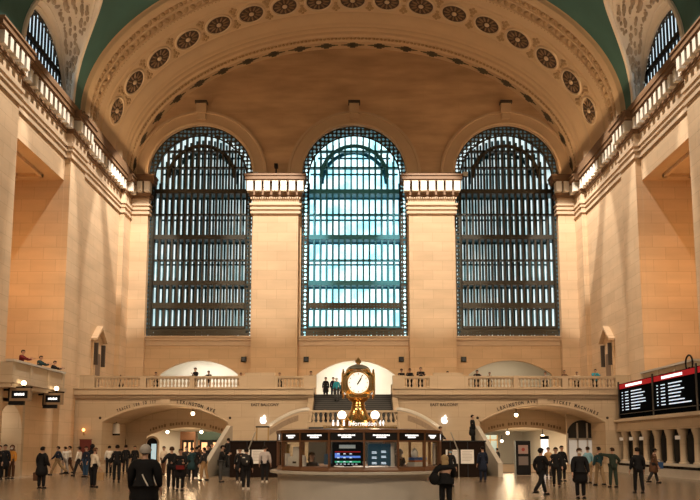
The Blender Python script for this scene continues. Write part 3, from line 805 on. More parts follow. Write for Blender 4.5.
# ------------------------------------------------------------------ left side: side balcony, signs, arched opening
def side_parapet(s, nm):
    e = thing('side_parapet', 'panelled stone parapet of the side balcony in the %s recess' % nm, 'parapet', (s*17.9, 43.9, ZF))
    def bb(name, a, b, y0, y1, z0, z1, m):
        m1 = MB(); xa, xb = sorted((s*a, s*b)); m1.box(xa, xb, y0, y1, z0, z1); return m1.build(name, m, e)
    bb('panel', -.1, .1, -3.6, 3.6, 0, .9, STONE_LOW); bb('coping', -.2, .22, -3.7, 3.7, .9, 1.02, COUNTER_T)
    for y in (-3.5, -1.2, 1.2, 3.5): bb('pier', -.15, .15, y-.16, y+.16, 0, .9, STONE_LOW)
    for y in (-3.6, 3.4): bb('end_panel', .1, .75, y, y+.2, 0, .9, STONE_LOW)
    bb('floor_slab', -.25, 1.15, -3.75, 3.75, -.22, 0, STONE_LOW); bb('cornice', -.1, .8, -3.65, 3.65, -.45, -.22, STONE_LOW)
for s, nm in ((-1, 'left'), (1, 'right')): side_parapet(s, nm)
mb = MB()                                                # lit vaulted niche behind the arched opening at the left
mb.box(-22.4, -22.2, 40.8, 44.6, 0, 4.3); mb.box(-22.4, -XW+.01, 44.2, 44.5, 0, 4.3); mb.box(-22.4, -XW, 40.9, 41.2, 0, 4.3); mb.box(-22.4, -XW, 40.9, 44.5, 4.1, 4.3)
struct(mb.build('wall_niche_left', STONE_LOW))
for k, (Y, px, py) in enumerate(((40.9, 18, 393), (45.3, 51.5, 397.5))):
    x = (px-PX0)*Y/781; z = EYE + (HOR-py)*Y/781 - .08
    e = thing('hanging_sign', '%s lit rectangular track sign bracketed on the left wall' % ('nearer' if k == 0 else 'farther'), 'sign', (x, Y, z), 0, 'track signs')
    m1 = MB(); m1.box(-.53, .53, -.14, .14, -.34, .34); m1.build('box', mat('sign_frame', (.33,.22,.13), .5), e)
    m1 = MB(); m1.box(-.42, .42, -.16, -.14, -.2, .2); m1.build('sign_face', DARK, e)
    m1 = MB()
    for q in range(6): m1.box(-.27+q*.09, -.27+q*.09+.07, -.165, -.16, -.06, .05 + .02*(q % 2))
    m1.build('lettering', SIGNW, e)
    m1 = MB(); m1.box(-.6, -.53, -.17, .17, -.4, .45); m1.box(-.6, .2, -.1, .1, -.55, -.34); m1.box(-.55, .6, -.04, .04, .34, .42); m1.box(-.9-(18.35+x-.9 if False else 0), -.5, -.05, .05, .2, .3); m1.build('bracket', DARK, e)
    m1 = MB(); m1.ell((.15, -.05, .6), (.13,.13,.13), 0, 12, 8); m1.build('bulb', BULB, e, True)
    m1 = MB(); m1.lathe([(.05,.40),(.08,.5)], (.15,-.05,0), 8); m1.build('lamp_holder', DARK, e)
# wall lamp with orange bulb and red notice board on the balcony wall
x = (83-PX0)*51.3/781
e = thing('wall_lamp', 'small orange glowing wall lamp above the red board', 'lamp', (x, YB, 2.75))
m1 = MB(); m1.ell((0,-.25,0), (.1,.1,.1), 0, 10, 8); m1.build('bulb', ORANGE_B, e, True)
m1 = MB(); m1.tube([(0,0,-.3),(0,-.2,-.3),(0,-.25,-.1)], .025, 6); m1.build('arm', BRASS_D, e, True)
e = thing('notice_board', 'dark red notice board standing under the orange lamp', 'board', ((86-PX0)*51/781, 50.9, 0))
m1 = MB(); m1.box(-.38,.38,-.05,.05,1.0,2.1); m1.build('board', mat('dark_red', (.13,.02,.015), .5), e)
m1 = MB(); m1.box(-.42,.42,-.04,.06,.95,1.0); m1.box(-.42,.42,-.04,.06,2.1,2.15); m1.box(-.04,.04,.0,.06,0,1.0); m1.box(-.3,.3,-.2,.2,0,.04); m1.build('frame', WOOD, e)

# doors and fittings in the left passage
def arched_door(n, x, y, w, h, m, lit=None, rz=0):
    e = bpy.data.objects.new('door_%d' % n, None); COL.objects.link(e); e['kind'] = 'structure'; e.location = (x, y, 0); e.rotation_euler = (0,0,rz)
    pts = [(-w, 0)] + [(-w*cos(pi*k/16), h-w + w*sin(pi*k/16)) for k in range(17)] + [(w, 0)]
    m1 = MB(); m1.prism(pts, lambda u, v, d: (u, d, v), -.06, 0); m1.build('leaf', m, e)
    m1 = MB(); m1.tube([(p[0], -.06, p[1]) for p in pts], .08, 6); m1.build('surround', STONE_LOW, e, True)
    if lit:
        m1 = MB(); m1.box(-w*.1, w*.7, -.08, -.06, .3, h-w*1.1); m1.build('pane', lit, e)
LITB = mat('bluish_lit_pane', (.6,.8,.9), .4, emit=(.45,.68,.75), es=.6)
arched_door(1, (152-PX0)*56.9/781, 56.95, .45, 2.35, DARK, LITB)
arched_door(2, (105-PX0)*56.0/781+1.0, 56.95, .3, 2.4, DARK)
# spot lamp with white drum shade in the left passage
e = thing('drum_lamp', 'white drum shaded lamp hanging in the left arch passage', 'lamp', ((115.5-PX0)*54/781, 54, 2.55))
m1 = MB(); m1.lathe([(.26,0),(.22,.65),(.15,.72)], (0,0,0), 16); m1.build('shade', WHITE, e, True)
m1 = MB(); m1.lathe([(.27,-.12),(.27,0)], (0,0,0), 16); m1.build('rim', DARK, e, True)
m1 = MB(); m1.tube([(0,0,.7),(0,0,1.1)], .03, 6); m1.build('stem', DARK, e)
# shop fronts at the end of the left corridor
WDISP = mat('warm_display', (.8,.5,.3), .5, emit=(1,.6,.3), es=.6)
GREEND = mat('dark_green_sign', (.012,.035,.022), .4)
for k, (xa, xb, m_, lab) in enumerate(((-14.6, -13.3, WOOD, 'brown wooden shop front left of the green sign in the left passage'), (-13.1, -9.9, GREEND, 'dark green shop front with lit window in the left passage'))):
    e = thing('storefront', lab, 'shop front', ((xa+xb)/2, 66, 0)); hw = (xb-xa)/2
    m1 = MB(); m1.box(-hw, -hw+.15, -.1, .1, 0, 2.9); m1.box(hw-.15, hw, -.1, .1, 0, 2.9); m1.box(-hw, hw, -.1, .1, 0, .5); m1.build('frame', WOOD, e)
    m1 = MB(); m1.box(-hw, hw, -.14, .1, 2.2, 2.9); m1.build('fascia', m_, e)
    m1 = MB(); m1.box(-hw+.15, hw-.15, -.02, .02, .5, 2.2); m1.build('window', DARK, e)
    for q in range(3):
        m1 = MB(); m1.box(-hw+.3+q*hw*.6, -hw+.3+q*hw*.6+hw*.3, -.03, -.02, 1.2, 2.0); m1.build('lit_display', WDISP, e)
# ceiling lamps in the arches
def star_lamp(px, py, Y, lab, glow=BULB):
    x = (px-PX0)*Y/781; z = EYE + (HOR-py)*Y/781
    e = thing('ceiling_lamp', lab, 'lamp', (x, Y, z), 0, 'lamps in the arched passages')
    m1 = MB(); m1.ell((0,0,0), (.13,.13,.13), 0, 12, 8); m1.build('bulb', glow, e, True)
    m1 = MB(); m1.lathe([(.2,.1),(.16,.16),(.03,.2),(.03,.5)], (0,0,0), 12); m1.build('fitting', DARK, e, True)
    return (x, Y, z)
LAMPS = [star_lamp(192, 413.5, 53.5, 'bright ceiling lamp under the left arch'), star_lamp(517, 415, 53.5, 'bright ceiling lamp under the right arch'),
         star_lamp(201, 432, 60, 'rear lamp in the left passage'), star_lamp(167, 432, 60, 'small lamp left of the rear lamp in the left passage'),
         star_lamp(508, 433, 60, 'rear pair of lamps, left one, in the right passage'), star_lamp(543, 436, 60, 'small lamp at right end of the right passage'),
         star_lamp(502, 441, 70, 'farthest small lamp in the right passage')]
# right passage: black poster kiosk, lit poster, glazed doors
e = thing('poster_kiosk', 'black freestanding poster kiosk in the right passage', 'kiosk', ((522.5-PX0)*45.5/781, 45.5, 0))
m1 = MB(); m1.box(-.43,.43,-.15,.15,0.02,2.0); m1.build('case', DARK, e)
m1 = MB(); m1.box(-.28,.28,-.17,-.15,1.25,1.75); m1.build('upper_poster', mat('poster_pink', (.33,.22,.19), .5), e)
m1 = MB(); m1.lathe([(.10,0),(.10,.005)], (0,0,0), 12); o = m1.build('poster_motif', mat('poster_red', (.3,.04,.03), .5), e); o.location = (0,-.172,1.5); o.rotation_euler = (pi/2,0,0)
m1 = MB(); m1.box(-.28,.28,-.17,-.15,.6,1.1); m1.build('lower_poster', mat('poster_grey', (.16,.13,.12), .5), e)
m1 = MB(); m1.box(-.47,-.43,-.17,.17,0,2.0); m1.build('side_edge', mat('pale_edge', (.45,.5,.5), .4), e)
e = thing('lit_poster', 'bright white upright lit poster beyond the group in the right passage', 'poster', ((549-PX0)*56.5/781+.15, 58.4, 1.55))
m1 = MB(); m1.box(-.28,.28,-.04,0,-.55,.65); m1.build('panel', mat('lit_poster_white', (1,1,1), .4, emit=(1,.95,.88), es=1.3), e)
m1 = MB(); m1.box(-.33,.33,-.05,.02,.65,.9); m1.build('header', DARK, e)
m1 = MB(); m1.box(-.03,.03,-.03,.03,-1.55,-.55); m1.build('post', DARK, e)
e = bpy.data.objects.new('door_3', None); COL.objects.link(e); e['kind'] = 'structure'; e.location = (11.7, 72, 0)
m1 = MB(); m1.box(-1.6,1.6,-.03,.03,0,2.7); m1.build('glazing', mat('greenish_glass', (.25,.32,.3), .2, emit=(.35,.45,.42), es=.5), e)
m1 = MB()
for k in range(6): m1.box(-1.6+k*.64-.04, -1.6+k*.64+.04, -.06, .06, 0, 2.7)
m1.box(-1.6,1.6,-.06,.06,2.2,2.3); m1.build('frame', BRASS_D, e)
# big arched window behind the right edge of the right arch
e = bpy.data.objects.new('door_4', None); COL.objects.link(e); e['kind'] = 'structure'; e.location = (16.05, 54.6, 0)
m1 = MB(); pts = [(-1.05, 0)] + [(-1.05*cos(pi*k/20), 2.45 + 1.05*sin(pi*k/20)) for k in range(21)] + [(1.05, 0)]
m1.prism(pts, lambda u, v, d: (u, d, v), 0, .05); m1.build('dark_glazing', mat('dark_glass', (.02,.022,.025), .15), e)
m1 = MB(); m1.box(-.95, -.38, -.02, 0, .2, 2.1); m1.box(-.3, .3, -.02, 0, .2, 2.1); m1.box(.38, .95, -.02, 0, .2, 2.1); m1.build('lit_lower_glazing', mat('lit_grey_glass', (.4,.38,.35), .3, emit=(.55,.48,.4), es=.45), e)
m1 = MB()
for q in (-1.05, -.34, .34, 1.05): m1.box(q-.05, q+.05, -.08, .02, 0, 3.3 if abs(q) < .5 else 2.6)
m1.box(-1.05, 1.05, -.08, .02, 2.1, 2.25); m1.build('frame', mat('pale_frame', (.42,.38,.33), .5), e)
mb = MB(); mb.box(15.0, 16.68, 54.66, 54.9, 0, 4.2); struct(mb.build('wall_arch_side', STONE_LOW))

# ------------------------------------------------------------------ right side: ticket counter and departure board
e = thing('ticket_counter', 'long stone ticket counter with fluted columns under the departure board', 'ticket counter', (17.5, 45, 0))
m1 = MB(); m1.box(-.1, 1.3, -11, 7.9, 0, .45); m1.box(.0, 1.3, -11, 7.9, .45, .62); m1.build('base', COUNTER, e)
m1 = MB(); m1.box(-.03, .04, -11, 7.8, .46, .62)
for k in range(38): m1.box(-.06, .0, -10.8+k*.49, -10.55+k*.49, .47, .6)
m1.build('grille_strip', DARK, e)
m1 = MB(); m1.box(-.22, 1.3, -11, 7.9, .62, .76); m1.build('ledge', COUNTER_T, e)
m1 = MB(); m1.box(-.08, 1.3, -11, 7.9, 2.62, 2.8); m1.box(.0, 1.3, -11, 7.9, 2.8, 3.25); m1.box(-.25, 1.3, -11, 7.9, 3.25, 3.4); m1.build('entablature', STONE_LOW, e)
m1 = MB(); m1.box(.45, .5, -11, 7.9, .76, 2.62); m1.build('dark_grille', DARK, e)
colp = [(.26,0),(.26,.08),(.2,.12),(.19,.2),(.175,1.35),(.2,1.4),(.19,1.45),(.27,1.72),(.28,1.74),(.28,1.86)]
cy = [52.2, 50.45, 48.7, 46.95, 45.2, 43.45, 41.7, 39.95, 38.2, 36.45, 34.7]
m1 = MB(); m1.lathe(colp, (0,0,0), 16); first = m1.build('column', STONE_LOW, e, True); first.location = (.15, cy[0]-45, .76)
for y in cy[1:]:
    o = first.copy(); COL.objects.link(o); o.parent = e; o.location = (.15, y-45, .76)
for y in (50.45, 48.7, 46.95, 41.7):
    m1 = MB(); m1.box(-.16, -.12, y-45-.3, y-45+.3, 2.05, 2.25); m1.build('window_number_plate', SIGNW if False else PAPER, e)
e = thing('departure_board', 'long black departure board with red headers above the ticket counter', 'departure board', (17.45, 50.6, 3.45))
m1 = MB(); m1.box(-.12, .5, -17.5, 0, 0, 2.25); m1.build('case', SCR, e)
m1 = MB(); m1.box(-.15, .55, -17.5, .06, -.12, 0); m1.build('bottom_ledge', STONE_LOW, e)
for k in range(3):
    y1_ = -.35 - k*5.75; y0_ = y1_ - 5.4
    m1 = MB(); m1.box(-.135, -.12, y0_, y1_, .45, 2.2); scr = m1.build('screen', SCR, e)
    m1 = MB(); m1.box(-.15, -.135, y0_, y1_, 1.9, 2.2); m1.build('red_header', REDM, scr)
    m1 = MB()
    for q in range(14):
        yy = y1_ - 1.15 - q*.2; m1.box(-.156, -.15, yy-.16, yy, 1.97, 2.12)
    m1.build('header_lettering', SIGNW, scr)
    m1 = MB(); rnd = random.Random(k+3)
    for r in range(7):
        z = 1.62 - r*.185
        m1.box(-.14, -.136, y1_-.55, y1_-.35, z, z+.055)
        m1.box(-.14, -.136, y1_-1.55, y1_-.95, z, z+.055)
        m1.box(-.14, -.136, y1_-(3.4 + rnd.random()*1.6), y1_-2.0, z, z+.06)
    m1.build('row_text', LEDW, scr)
m1 = MB()
for k in range(4): yy = -.15 - k*5.75; m1.box(-.16, -.12, yy-.1, yy+.1, 0, 2.4)
m1.box(-.16, -.12, -17.5, 0, .26, .3); m1.build('mullions', BLACKM, e)
pts = [(cos(a)*.42, sin(a)*.42) for a in [2*pi*k/20 for k in range(21)]]
mb = MB(); mb.tube([(17.4, 39.9 + u, 5.95 + v) for u, v in pts], .05, 6); mb.box(17.36, 17.44, 39.85, 39.95, 5.62, 5.75)
tag(mb.build('board_hook', DARK, None, True), 'thin black ring on top of the departure board', 'ring')

# ------------------------------------------------------------------ information booth
BX, BY = .18, 22.0
booth = thing('information_booth', 'round stone and glass information booth in the middle of the concourse', 'booth', (BX, BY, 0))
m1 = MB(); m1.lathe([(2.36,0),(2.36,.12),(2.28,.16),(2.28,.9),(2.33,.96)], (0,0,0), 64); m1.build('counter_base', COUNTER, booth, True)
m1 = MB(); m1.lathe([(2.42,.965),(2.5,.98),(2.5,1.035),(2.46,1.05)], (0,0,0), 64); m1.build('counter_top', COUNTER_T, booth, True)
RB = 2.28
def bp(ang, r, z): return (r*sin(ang), -r*cos(ang), z)
ang0 = radians(2.5)
posts = [ang0 + k*2*pi/16 for k in range(16)]
m1 = MB(); m1.lathe([(RB-.02,1.05),(RB+.03,1.05),(RB+.03,1.09),(RB,1.16),(RB-.1,1.17)], (0,0,0), 16*1); 
m1.v = [tuple(Matrix.Rotation(ang0 - pi/2 + 0, 4, 'Z') @ Vector(p)) for p in m1.v]; m1.build('wood_base', WOOD, booth)
PPX = .0
for k, a in enumerate(posts):
    m1 = MB(); T = Matrix.Rotation(a, 4, 'Z') @ Matrix.Translation((0, -RB, 0))
    m1.box(-.022, .022, -.04, .04, 1.15, 2.1, 0, T); m1.build('post', WOOD, booth)
SGN = mat('sign_black', (.006,.006,.007), .4)
for k in range(16):
    a, b = posts[k], posts[(k+1) % 16]; mid = a + pi/16
    ch = RB*sin(pi/16); ap = RB*cos(pi/16)
    T = Matrix.Rotation(mid, 4, 'Z') @ Matrix.Translation((0, -ap, 0))
    m1 = MB(); m1.box(-ch+.03, ch-.03, -.006, .006, 1.19, 1.82, 0, T); m1.build('glass_panel', GLASS, booth)
    m1 = MB(); m1.box(-ch, ch, -.03, .03, 1.815, 1.845, 0, T); m1.box(-ch, ch, -.06, .06, 2.04, 2.10, 0, T); m1.build('wood_rail', WOOD, booth)
    m1 = MB(); m1.box(-ch+.03, ch-.03, -.03, .03, 1.845, 2.04, 0, T); sg = m1.build('sign_panel', SGN, booth)
    deg = (math.degrees(mid) + 180) % 360 - 180
    if abs(deg) < 100:
        m1 = MB()
        if abs(deg) > 74:
            add_text(m1, '?', .2, T @ Matrix.Translation((0, -.04, 1.875)), 0, .004)
        else:
            rnd = random.Random(k)
            for row, (w_, z) in enumerate(((.22, 1.955), (.13, 1.905))):
                x = -w_
                while x < w_:
                    l = .03 + rnd.random()*.05; m1.box(x, min(x+l, w_), -.036, -.03, z, z+.034, 0, T); x += l + .012
        m1.build('sign_lettering', SIGNW, sg)
m1 = MB(); m1.lathe([(RB+.05,2.10),(RB+.05,2.12),(RB-.1,2.14),(1.0,2.18)], (0,0,0), 48); m1.build('roof', WOOD, booth, True)
m1 = MB(); m1.lathe([(2.2,.9),(2.2,1.0)], (0,0,0), 32); m1.build('desk', WOOD, booth)
# brass fretwork and Information letters on the roof edge
e = thing('roof_sign', 'white Information lettering on brass fretwork along the booth roof', 'sign', (BX, BY-1.45, 2.19))
m1 = MB()
for k in range(29):
    x = -.95 + 1.9*k/28; m1.box(x-.012, x+.012, -.015, .015, -.06, .03)
    if k < 28: m1.ell((x+.034, 0, -.015), (.022,.01,.03), 0, 6, 4)
m1.box(-.98, .98, -.02, .02, .03, .045); m1.box(-.98, .98, -.02, .02, -.07, -.05); m1.build('fretwork', BRASS_D, e)
m1 = MB(); add_text(m1, 'Information', .175, Matrix.Translation((.07, -.05, .04)), 0, .006, .0, .9); m1.build('lettering', SIGNW, e)
m1 = MB()
for q, x in enumerate((-.70, -.58, -.42)):
    m1 = MB(); m1.box(x-.025, x+.025, -.06, -.04, .04, .135); m1.ell((x, -.05, .168), (.022,.01,.022), 0, 8, 5); m1.build('pictogram', SIGNW, e)
for x in (.54, .62):
    m1 = MB(); m1.box(x-.012, x+.012, -.06, -.04, .04, .18); m1.box(x-.035, x+.01, -.06, -.04, .1, .135); m1.build('pictogram', SIGNW, e)
# globe lamps
for k, px in enumerate((342, 375)):
    e = thing('globe_lamp', 'glowing white globe lamp to the %s of the clock pedestal' % ('left', 'right')[k], 'lamp', ((px-PX0)*21.5/781, 21.3, 2.2), 0)
    m1 = MB(); m1.ell((0,0,.34), (.115,.115,.115), 0, 16, 10); m1.build('globe', GLOBE, e, True)
    m1 = MB(); m1.lathe([(.08,0),(.03,.05),(.025,.2),(.06,.24)], (0,0,0), 12); m1.build('stem', BRASS, e, True)
# clock
CXK = (358.3-PX0)*22/781
clock = thing('concourse_clock', 'four-faced brass clock with opal dials on top of the booth', 'clock', (CXK, 22.0, 2.2))
m1 = MB(); m1.lathe([(.58,0),(.58,.07),(.48,.1),(.46,.17),(.40,.24),(.30,.36),(.22,.5),(.19,.6),(.2,.64),(.17,.68),(.18,.73),(.27,.79),(.30,.84)], (0,0,0), 28); m1.build('pedestal', BRASS, clock, True)
for q in range(4):
    m1 = MB(); T = Matrix.Rotation(q*pi/2 + pi/4, 4, 'Z')
    pts = [(.60,0,.05),(.63,0,.16),(.53,0,.27),(.42,0,.26),(.40,0,.17),(.46,0,.14)]
    m1.tube([T @ Vector(p) for p in pts], [.065,.06,.045,.04,.03,.02], 8); m1.build('scroll_foot', BRASS_D, clock, True)
ZC = 1.25; DR = .295
oct_ = [(-.42,-.2),(-.42,.2),(-.24,.385),(.24,.385),(.42,.2),(.42,-.2),(.24,-.40),(-.24,-.40)]
m1 = MB(); m1.prism(oct_, lambda u, v, d: (u, d, ZC+v), -.33, .33); m1.prism(oct_, lambda u, v, d: (d, u, ZC+v), -.33, .33)
m1.build('body', BRASS, clock)
for q in range(4):
    T = Matrix.Rotation(q*pi/2, 4, 'Z') @ Matrix.Translation((0, -.34, ZC)); YF = -.085
    m1 = MB(); rows = []
    for a in range(33):
        an = 2*pi*a/32
        rows.append([T @ Vector(((DR+.022+.025*cos(p))*cos(an), YF-.02-.03*sin(p), (DR+.022+.025*cos(p))*sin(an))) for p in [2*pi*j/8 for j in range(8)]])
    m1.grid(rows, 0, True); bz = m1.build('bezel', BRASS_D, clock, True)
    m1 = MB()
    for k in range(8):
        (u, v), (u2, v2) = oct_[k], oct_[(k+1) % 8]; m1.tube([T @ Vector((u, YF, v)), T @ Vector((u2, YF, v2))], .025, 6)
    m1.build('octagon_frame', BRASS, clock, True)
    m1 = MB(); m1.prism([(DR*cos(2*pi*k/32), DR*sin(2*pi*k/32)) for k in range(32)], lambda u, v, d: T @ Vector((u, d, v)), YF-.02, .02); face = m1.build('dial', OPAL, clock)
    m1 = MB()
    for h in range(12):
        Rm = T @ Matrix.Rotation(2*pi*h/12, 4, 'Y'); m1.box(-.011, .011, YF-.026, YF-.021, .225, .27, 0, Rm)
    m1.build('hour_marks', BLACKM, face)
    Rm = T @ Matrix.Rotation(radians(32), 4, 'Y'); m1 = MB(); m1.box(-.02, .02, YF-.033, YF-.027, -.04, .15, 0, Rm); m1.build('hour_hand', DARK, face)
    Rm = T @ Matrix.Rotation(radians(28), 4, 'Y'); m1 = MB(); m1.box(-.012, .012, YF-.039, YF-.034, -.06, .245, 0, Rm); m1.build('minute_hand', DARK, face)
for q in range(4):
    m1 = MB(); T = Matrix.Rotation(q*pi/2 + pi/4, 4, 'Z')
    m1.tube([T @ Vector(p) for p in ((.40,0,.86),(.43,0,1.0),(.43,0,1.45),(.36,0,1.62))], [.05,.04,.035,.03], 8); m1.build('corner_scroll', BRASS_D, clock, True)
m1 = MB(); m1.lathe([(.36,1.61),(.34,1.66),(.29,1.73),(.17,1.79),(.08,1.81)], (0,0,0), 24); m1.build('dome', SILVER, clock, True)
m1 = MB(); m1.lathe([(.05,1.80),(.045,1.83),(.085,1.87),(.09,1.91),(.05,1.96),(.015,2.01)], (0,0,0), 16); m1.build('finial', BRASS_D, clock, True)

# things inside the booth
def on_booth(ang_deg, r, z): a = radians(ang_deg); return (BX + r*sin(a), BY - r*cos(a), z)
def facet(k): return ang0 + pi/16 + k*pi/8
a = facet(-1)
e = thing('display_screen', 'black departures screen with red, blue and green lines in booth window', 'screen', on_booth(math.degrees(a), 2.05, 1.18), a)
m1 = MB(); m1.box(-.40,.40,-.03,.03,.02,.62); m1.box(-.1,.1,0,.1,0,.02); m1.build('case', SCR, e)
m1 = MB(); m1.box(-.22,.20,-.036,-.03,.46,.55); m1.build('header', GREYH, e)
m1 = MB(); m1.box(-.33,.33,-.036,-.03,.36,.385); m1.build('red_line', REDM, e)
m1 = MB(); m1.box(-.33,.33,-.036,-.03,.22,.27); m1.box(-.33,-.2,-.036,-.03,.27,.34); m1.build('blue_line', SCRB, e)
m1 = MB(); m1.box(-.33,.33,-.036,-.03,.10,.14); m1.build('green_line', SCRG, e)
m1 = MB()
for r in range(3):
    for q in range(3): m1.box(-.27+q*.16, -.21+q*.16, -.04, -.036, .11+r*.1, .135+r*.1)
for q in range(6): m1.box(-.3+q*.1, -.25+q*.1, -.036, -.03, .055, .07)
m1.build('screen_text', LEDW, e)
a = facet(0)
e = thing('display_screen', 'dark blue screen with pale text blocks right of the departures screen', 'screen', on_booth(math.degrees(a), 2.05, 1.18), a)
m1 = MB(); m1.box(-.30,.30,-.03,.03,.02,.58); m1.build('case', SCRT, e)
m1 = MB()
for (x, z) in ((-.2,.33),(.05,.35),(-.2,.2),(.05,.22),(-.2,.06),(.05,.06)):
    m1.box(x, x+.13, -.036, -.03, z, z+.018); m1.box(x, x+.12, -.036, -.03, z+.03, z+.05); 
m1.build('screen_text', LEDW, e)
m1 = MB(); m1.box(.31,.40,-.03,.03,.0,.6); m1.build('white_side_panel', PAPER, e)
a = facet(-3)
e = thing('leaflet_holder', 'tall white leaflet holder in left window of the booth', 'leaflet holder', on_booth(-56, 2.02, 1.0), a)
m1 = MB(); m1.box(-.36,.36,-.06,.06,.0,.42); m1.build('tray', WHITE, e)
m1 = MB(); m1.box(-.16,.14,-.03,.05,.42,.68); m1.build('back_card', PAPER, e)
m1 = MB(); m1.box(-.12,.06,-.066,-.06,.24,.29); m1.build('print', BLACKM, e)
e = thing('leaflet_holder', 'low white leaflet box beside the dark-haired woman in booth', 'leaflet box', on_booth(-46.5, 2.05, 1.0), radians(-46))
m1 = MB(); m1.box(-.05,.05,-.05,.05,0,.42); m1.build('box', WHITE, e); m1 = MB(); m1.box(-.04,.04,-.03,.03,.42,.46); m1.build('leaflets', PAPER, e)
e = thing('monitor', 'dark monitor turned away behind the second booth window', 'monitor', on_booth(-24, 1.75, 1.0), radians(-10))
m1 = MB(); m1.box(-.22,.16,-.03,.03,.22,.5); m1.build('screen_back', SCRT, e); m1 = MB(); m1.box(-.05,.03,-.05,.05,.0,.25); m1.build('foot', DARK, e)
e = thing('box_pile', 'blue and orange boxes stacked by right window of the booth', 'boxes', on_booth(52, 1.95, 1.0), radians(50))
m1 = MB(); m1.box(-.3,.3,-.12,.12,0,.28); m1.build('clear_tub', WHITE, e)
m1 = MB(); m1.box(-.28,.28,-.1,.1,.33,.40); m1.build('blue_box', mat('blue_card', (.03,.14,.45), .5), e)
m1 = MB(); m1.box(-.25,.26,-.1,.1,.28,.33); m1.build('orange_box', mat('orange_card', (.55,.15,.04), .5), e)
e = thing('paper_bag', 'crumpled white bag on boxes inside the booth at right', 'bag', on_booth(47, 1.98, 1.40), radians(50))
m1 = MB(); m1.ell((0,0,.1), (.13,.08,.12), 0, 10, 8); m1.build('bag', PAPER, e, True)
m1 = MB(); m1.lathe([(.02,.2),(.05,.25)], (0,0,0), 8); m1.build('neck', PAPER, e)
e = thing('white_column', 'slim white column display in booth edge window at far left', 'display', on_booth(-75, 2.05, 1.0), radians(-75))
m1 = MB(); m1.box(-.12,.12,-.05,.05,0,.5); m1.build('card', PAPER, e); m1 = MB(); m1.box(-.08,.08,-.04,.04,.5,.75); m1.build('rack', BRASS_D, e)
e = thing('notice', 'narrow white notice in booth edge window at far right', 'notice', on_booth(78, 2.1, 1.0), radians(78))
m1 = MB(); m1.box(-.14,.14,-.02,.02,.2,.78); m1.build('sheet', PAPER, e); m1 = MB(); m1.box(-.02,.02,-.02,.02,0,.2); m1.build('stand', DARK, e)
e = thing('mug', 'small white cup on sill between the two booth screens', 'cup', on_booth(3, 2.14, 1.19), 0)
m1 = MB(); m1.lathe([(.035,0),(.045,.12),(.04,.12)], (0,0,0), 12); m1.build('cup', PAPER, e, True)

# ------------------------------------------------------------------ people
PENDING = []
def skin_obj(name, verts, edges, radii, m, parent, root=0, sub=1, extra=None):
    me = bpy.data.meshes.new(name); me.from_pydata([tuple(v) for v in verts], edges, [])
    o = bpy.data.objects.new(name, me); COL.objects.link(o); o.parent = parent
    bm = bmesh.new(); bm.from_mesh(me); lay = bm.verts.layers.skin.verify()
    for i, v in enumerate(bm.verts):
        r = radii[i]; v[lay].radius = (r, r) if not isinstance(r, tuple) else r; v[lay].use_root = (i == root)
    bm.to_mesh(me); bm.free()
    md = o.modifiers.new('skin', 'SKIN'); md.use_smooth_shade = True; md.branch_smoothing = .3
    md2 = o.modifiers.new('sub', 'SUBSURF'); md2.levels = sub; md2.render_levels = sub
    PENDING.append((o, m, extra)); return o
def finish_skins():
    bpy.context.view_layer.update(); dg = bpy.context.evaluated_depsgraph_get()
    for o, m, extra in PENDING:
        me = bpy.data.meshes.new_from_object(o.evaluated_get(dg))
        me.name = o.name; o.modifiers.clear(); old = o.data; o.data = me; bpy.data.meshes.remove(old)
        me.materials.clear()
        for q in (m if isinstance(m, (list, tuple)) else [m]): me.materials.append(q)
        if extra:
            n0 = len(me.polygons); bm = bmesh.new(); bm.from_mesh(me)
            vs = [bm.verts.new(p) for p in extra.v]
            for f, mi in zip(extra.f, extra.m):
                try: fc = bm.faces.new([vs[i] for i in f]); fc.material_index = mi; fc.smooth = True
                except ValueError: pass
            bm.to_mesh(me); bm.free()
        me.update()

CLOTH = {}
def cloth(name, col, rough=.85):
    if name not in CLOTH: CLOTH[name] = mat('cloth_' + name, col, rough, spec=.2, var=.25, vs=9)
    return CLOTH[name]
PAL = dict(black=(.012,.012,.014), charcoal=(.03,.03,.033), navy=(.014,.02,.04), teal=(.02,.05,.06), white=(.70,.67,.62), cream=(.66,.58,.47), grey=(.34,.31,.29), tan=(.38,.24,.12),
           brown=(.12,.06,.035), orange=(.62,.27,.05), red=(.13,.012,.012), denim=(.03,.07,.14), lblue=(.22,.42,.52), khaki=(.30,.21,.12), green=(.03,.045,.035), palegrey=(.50,.45,.44), blue=(.04,.10,.25), dgrey=(.06,.06,.06),
           blond=(.42,.30,.16), hairb=(.014,.010,.008), hairbr=(.05,.028,.016), hairg=(.45,.42,.39), bright_teal=(.03,.30,.38))
def C(n): return cloth(n, PAL[n])

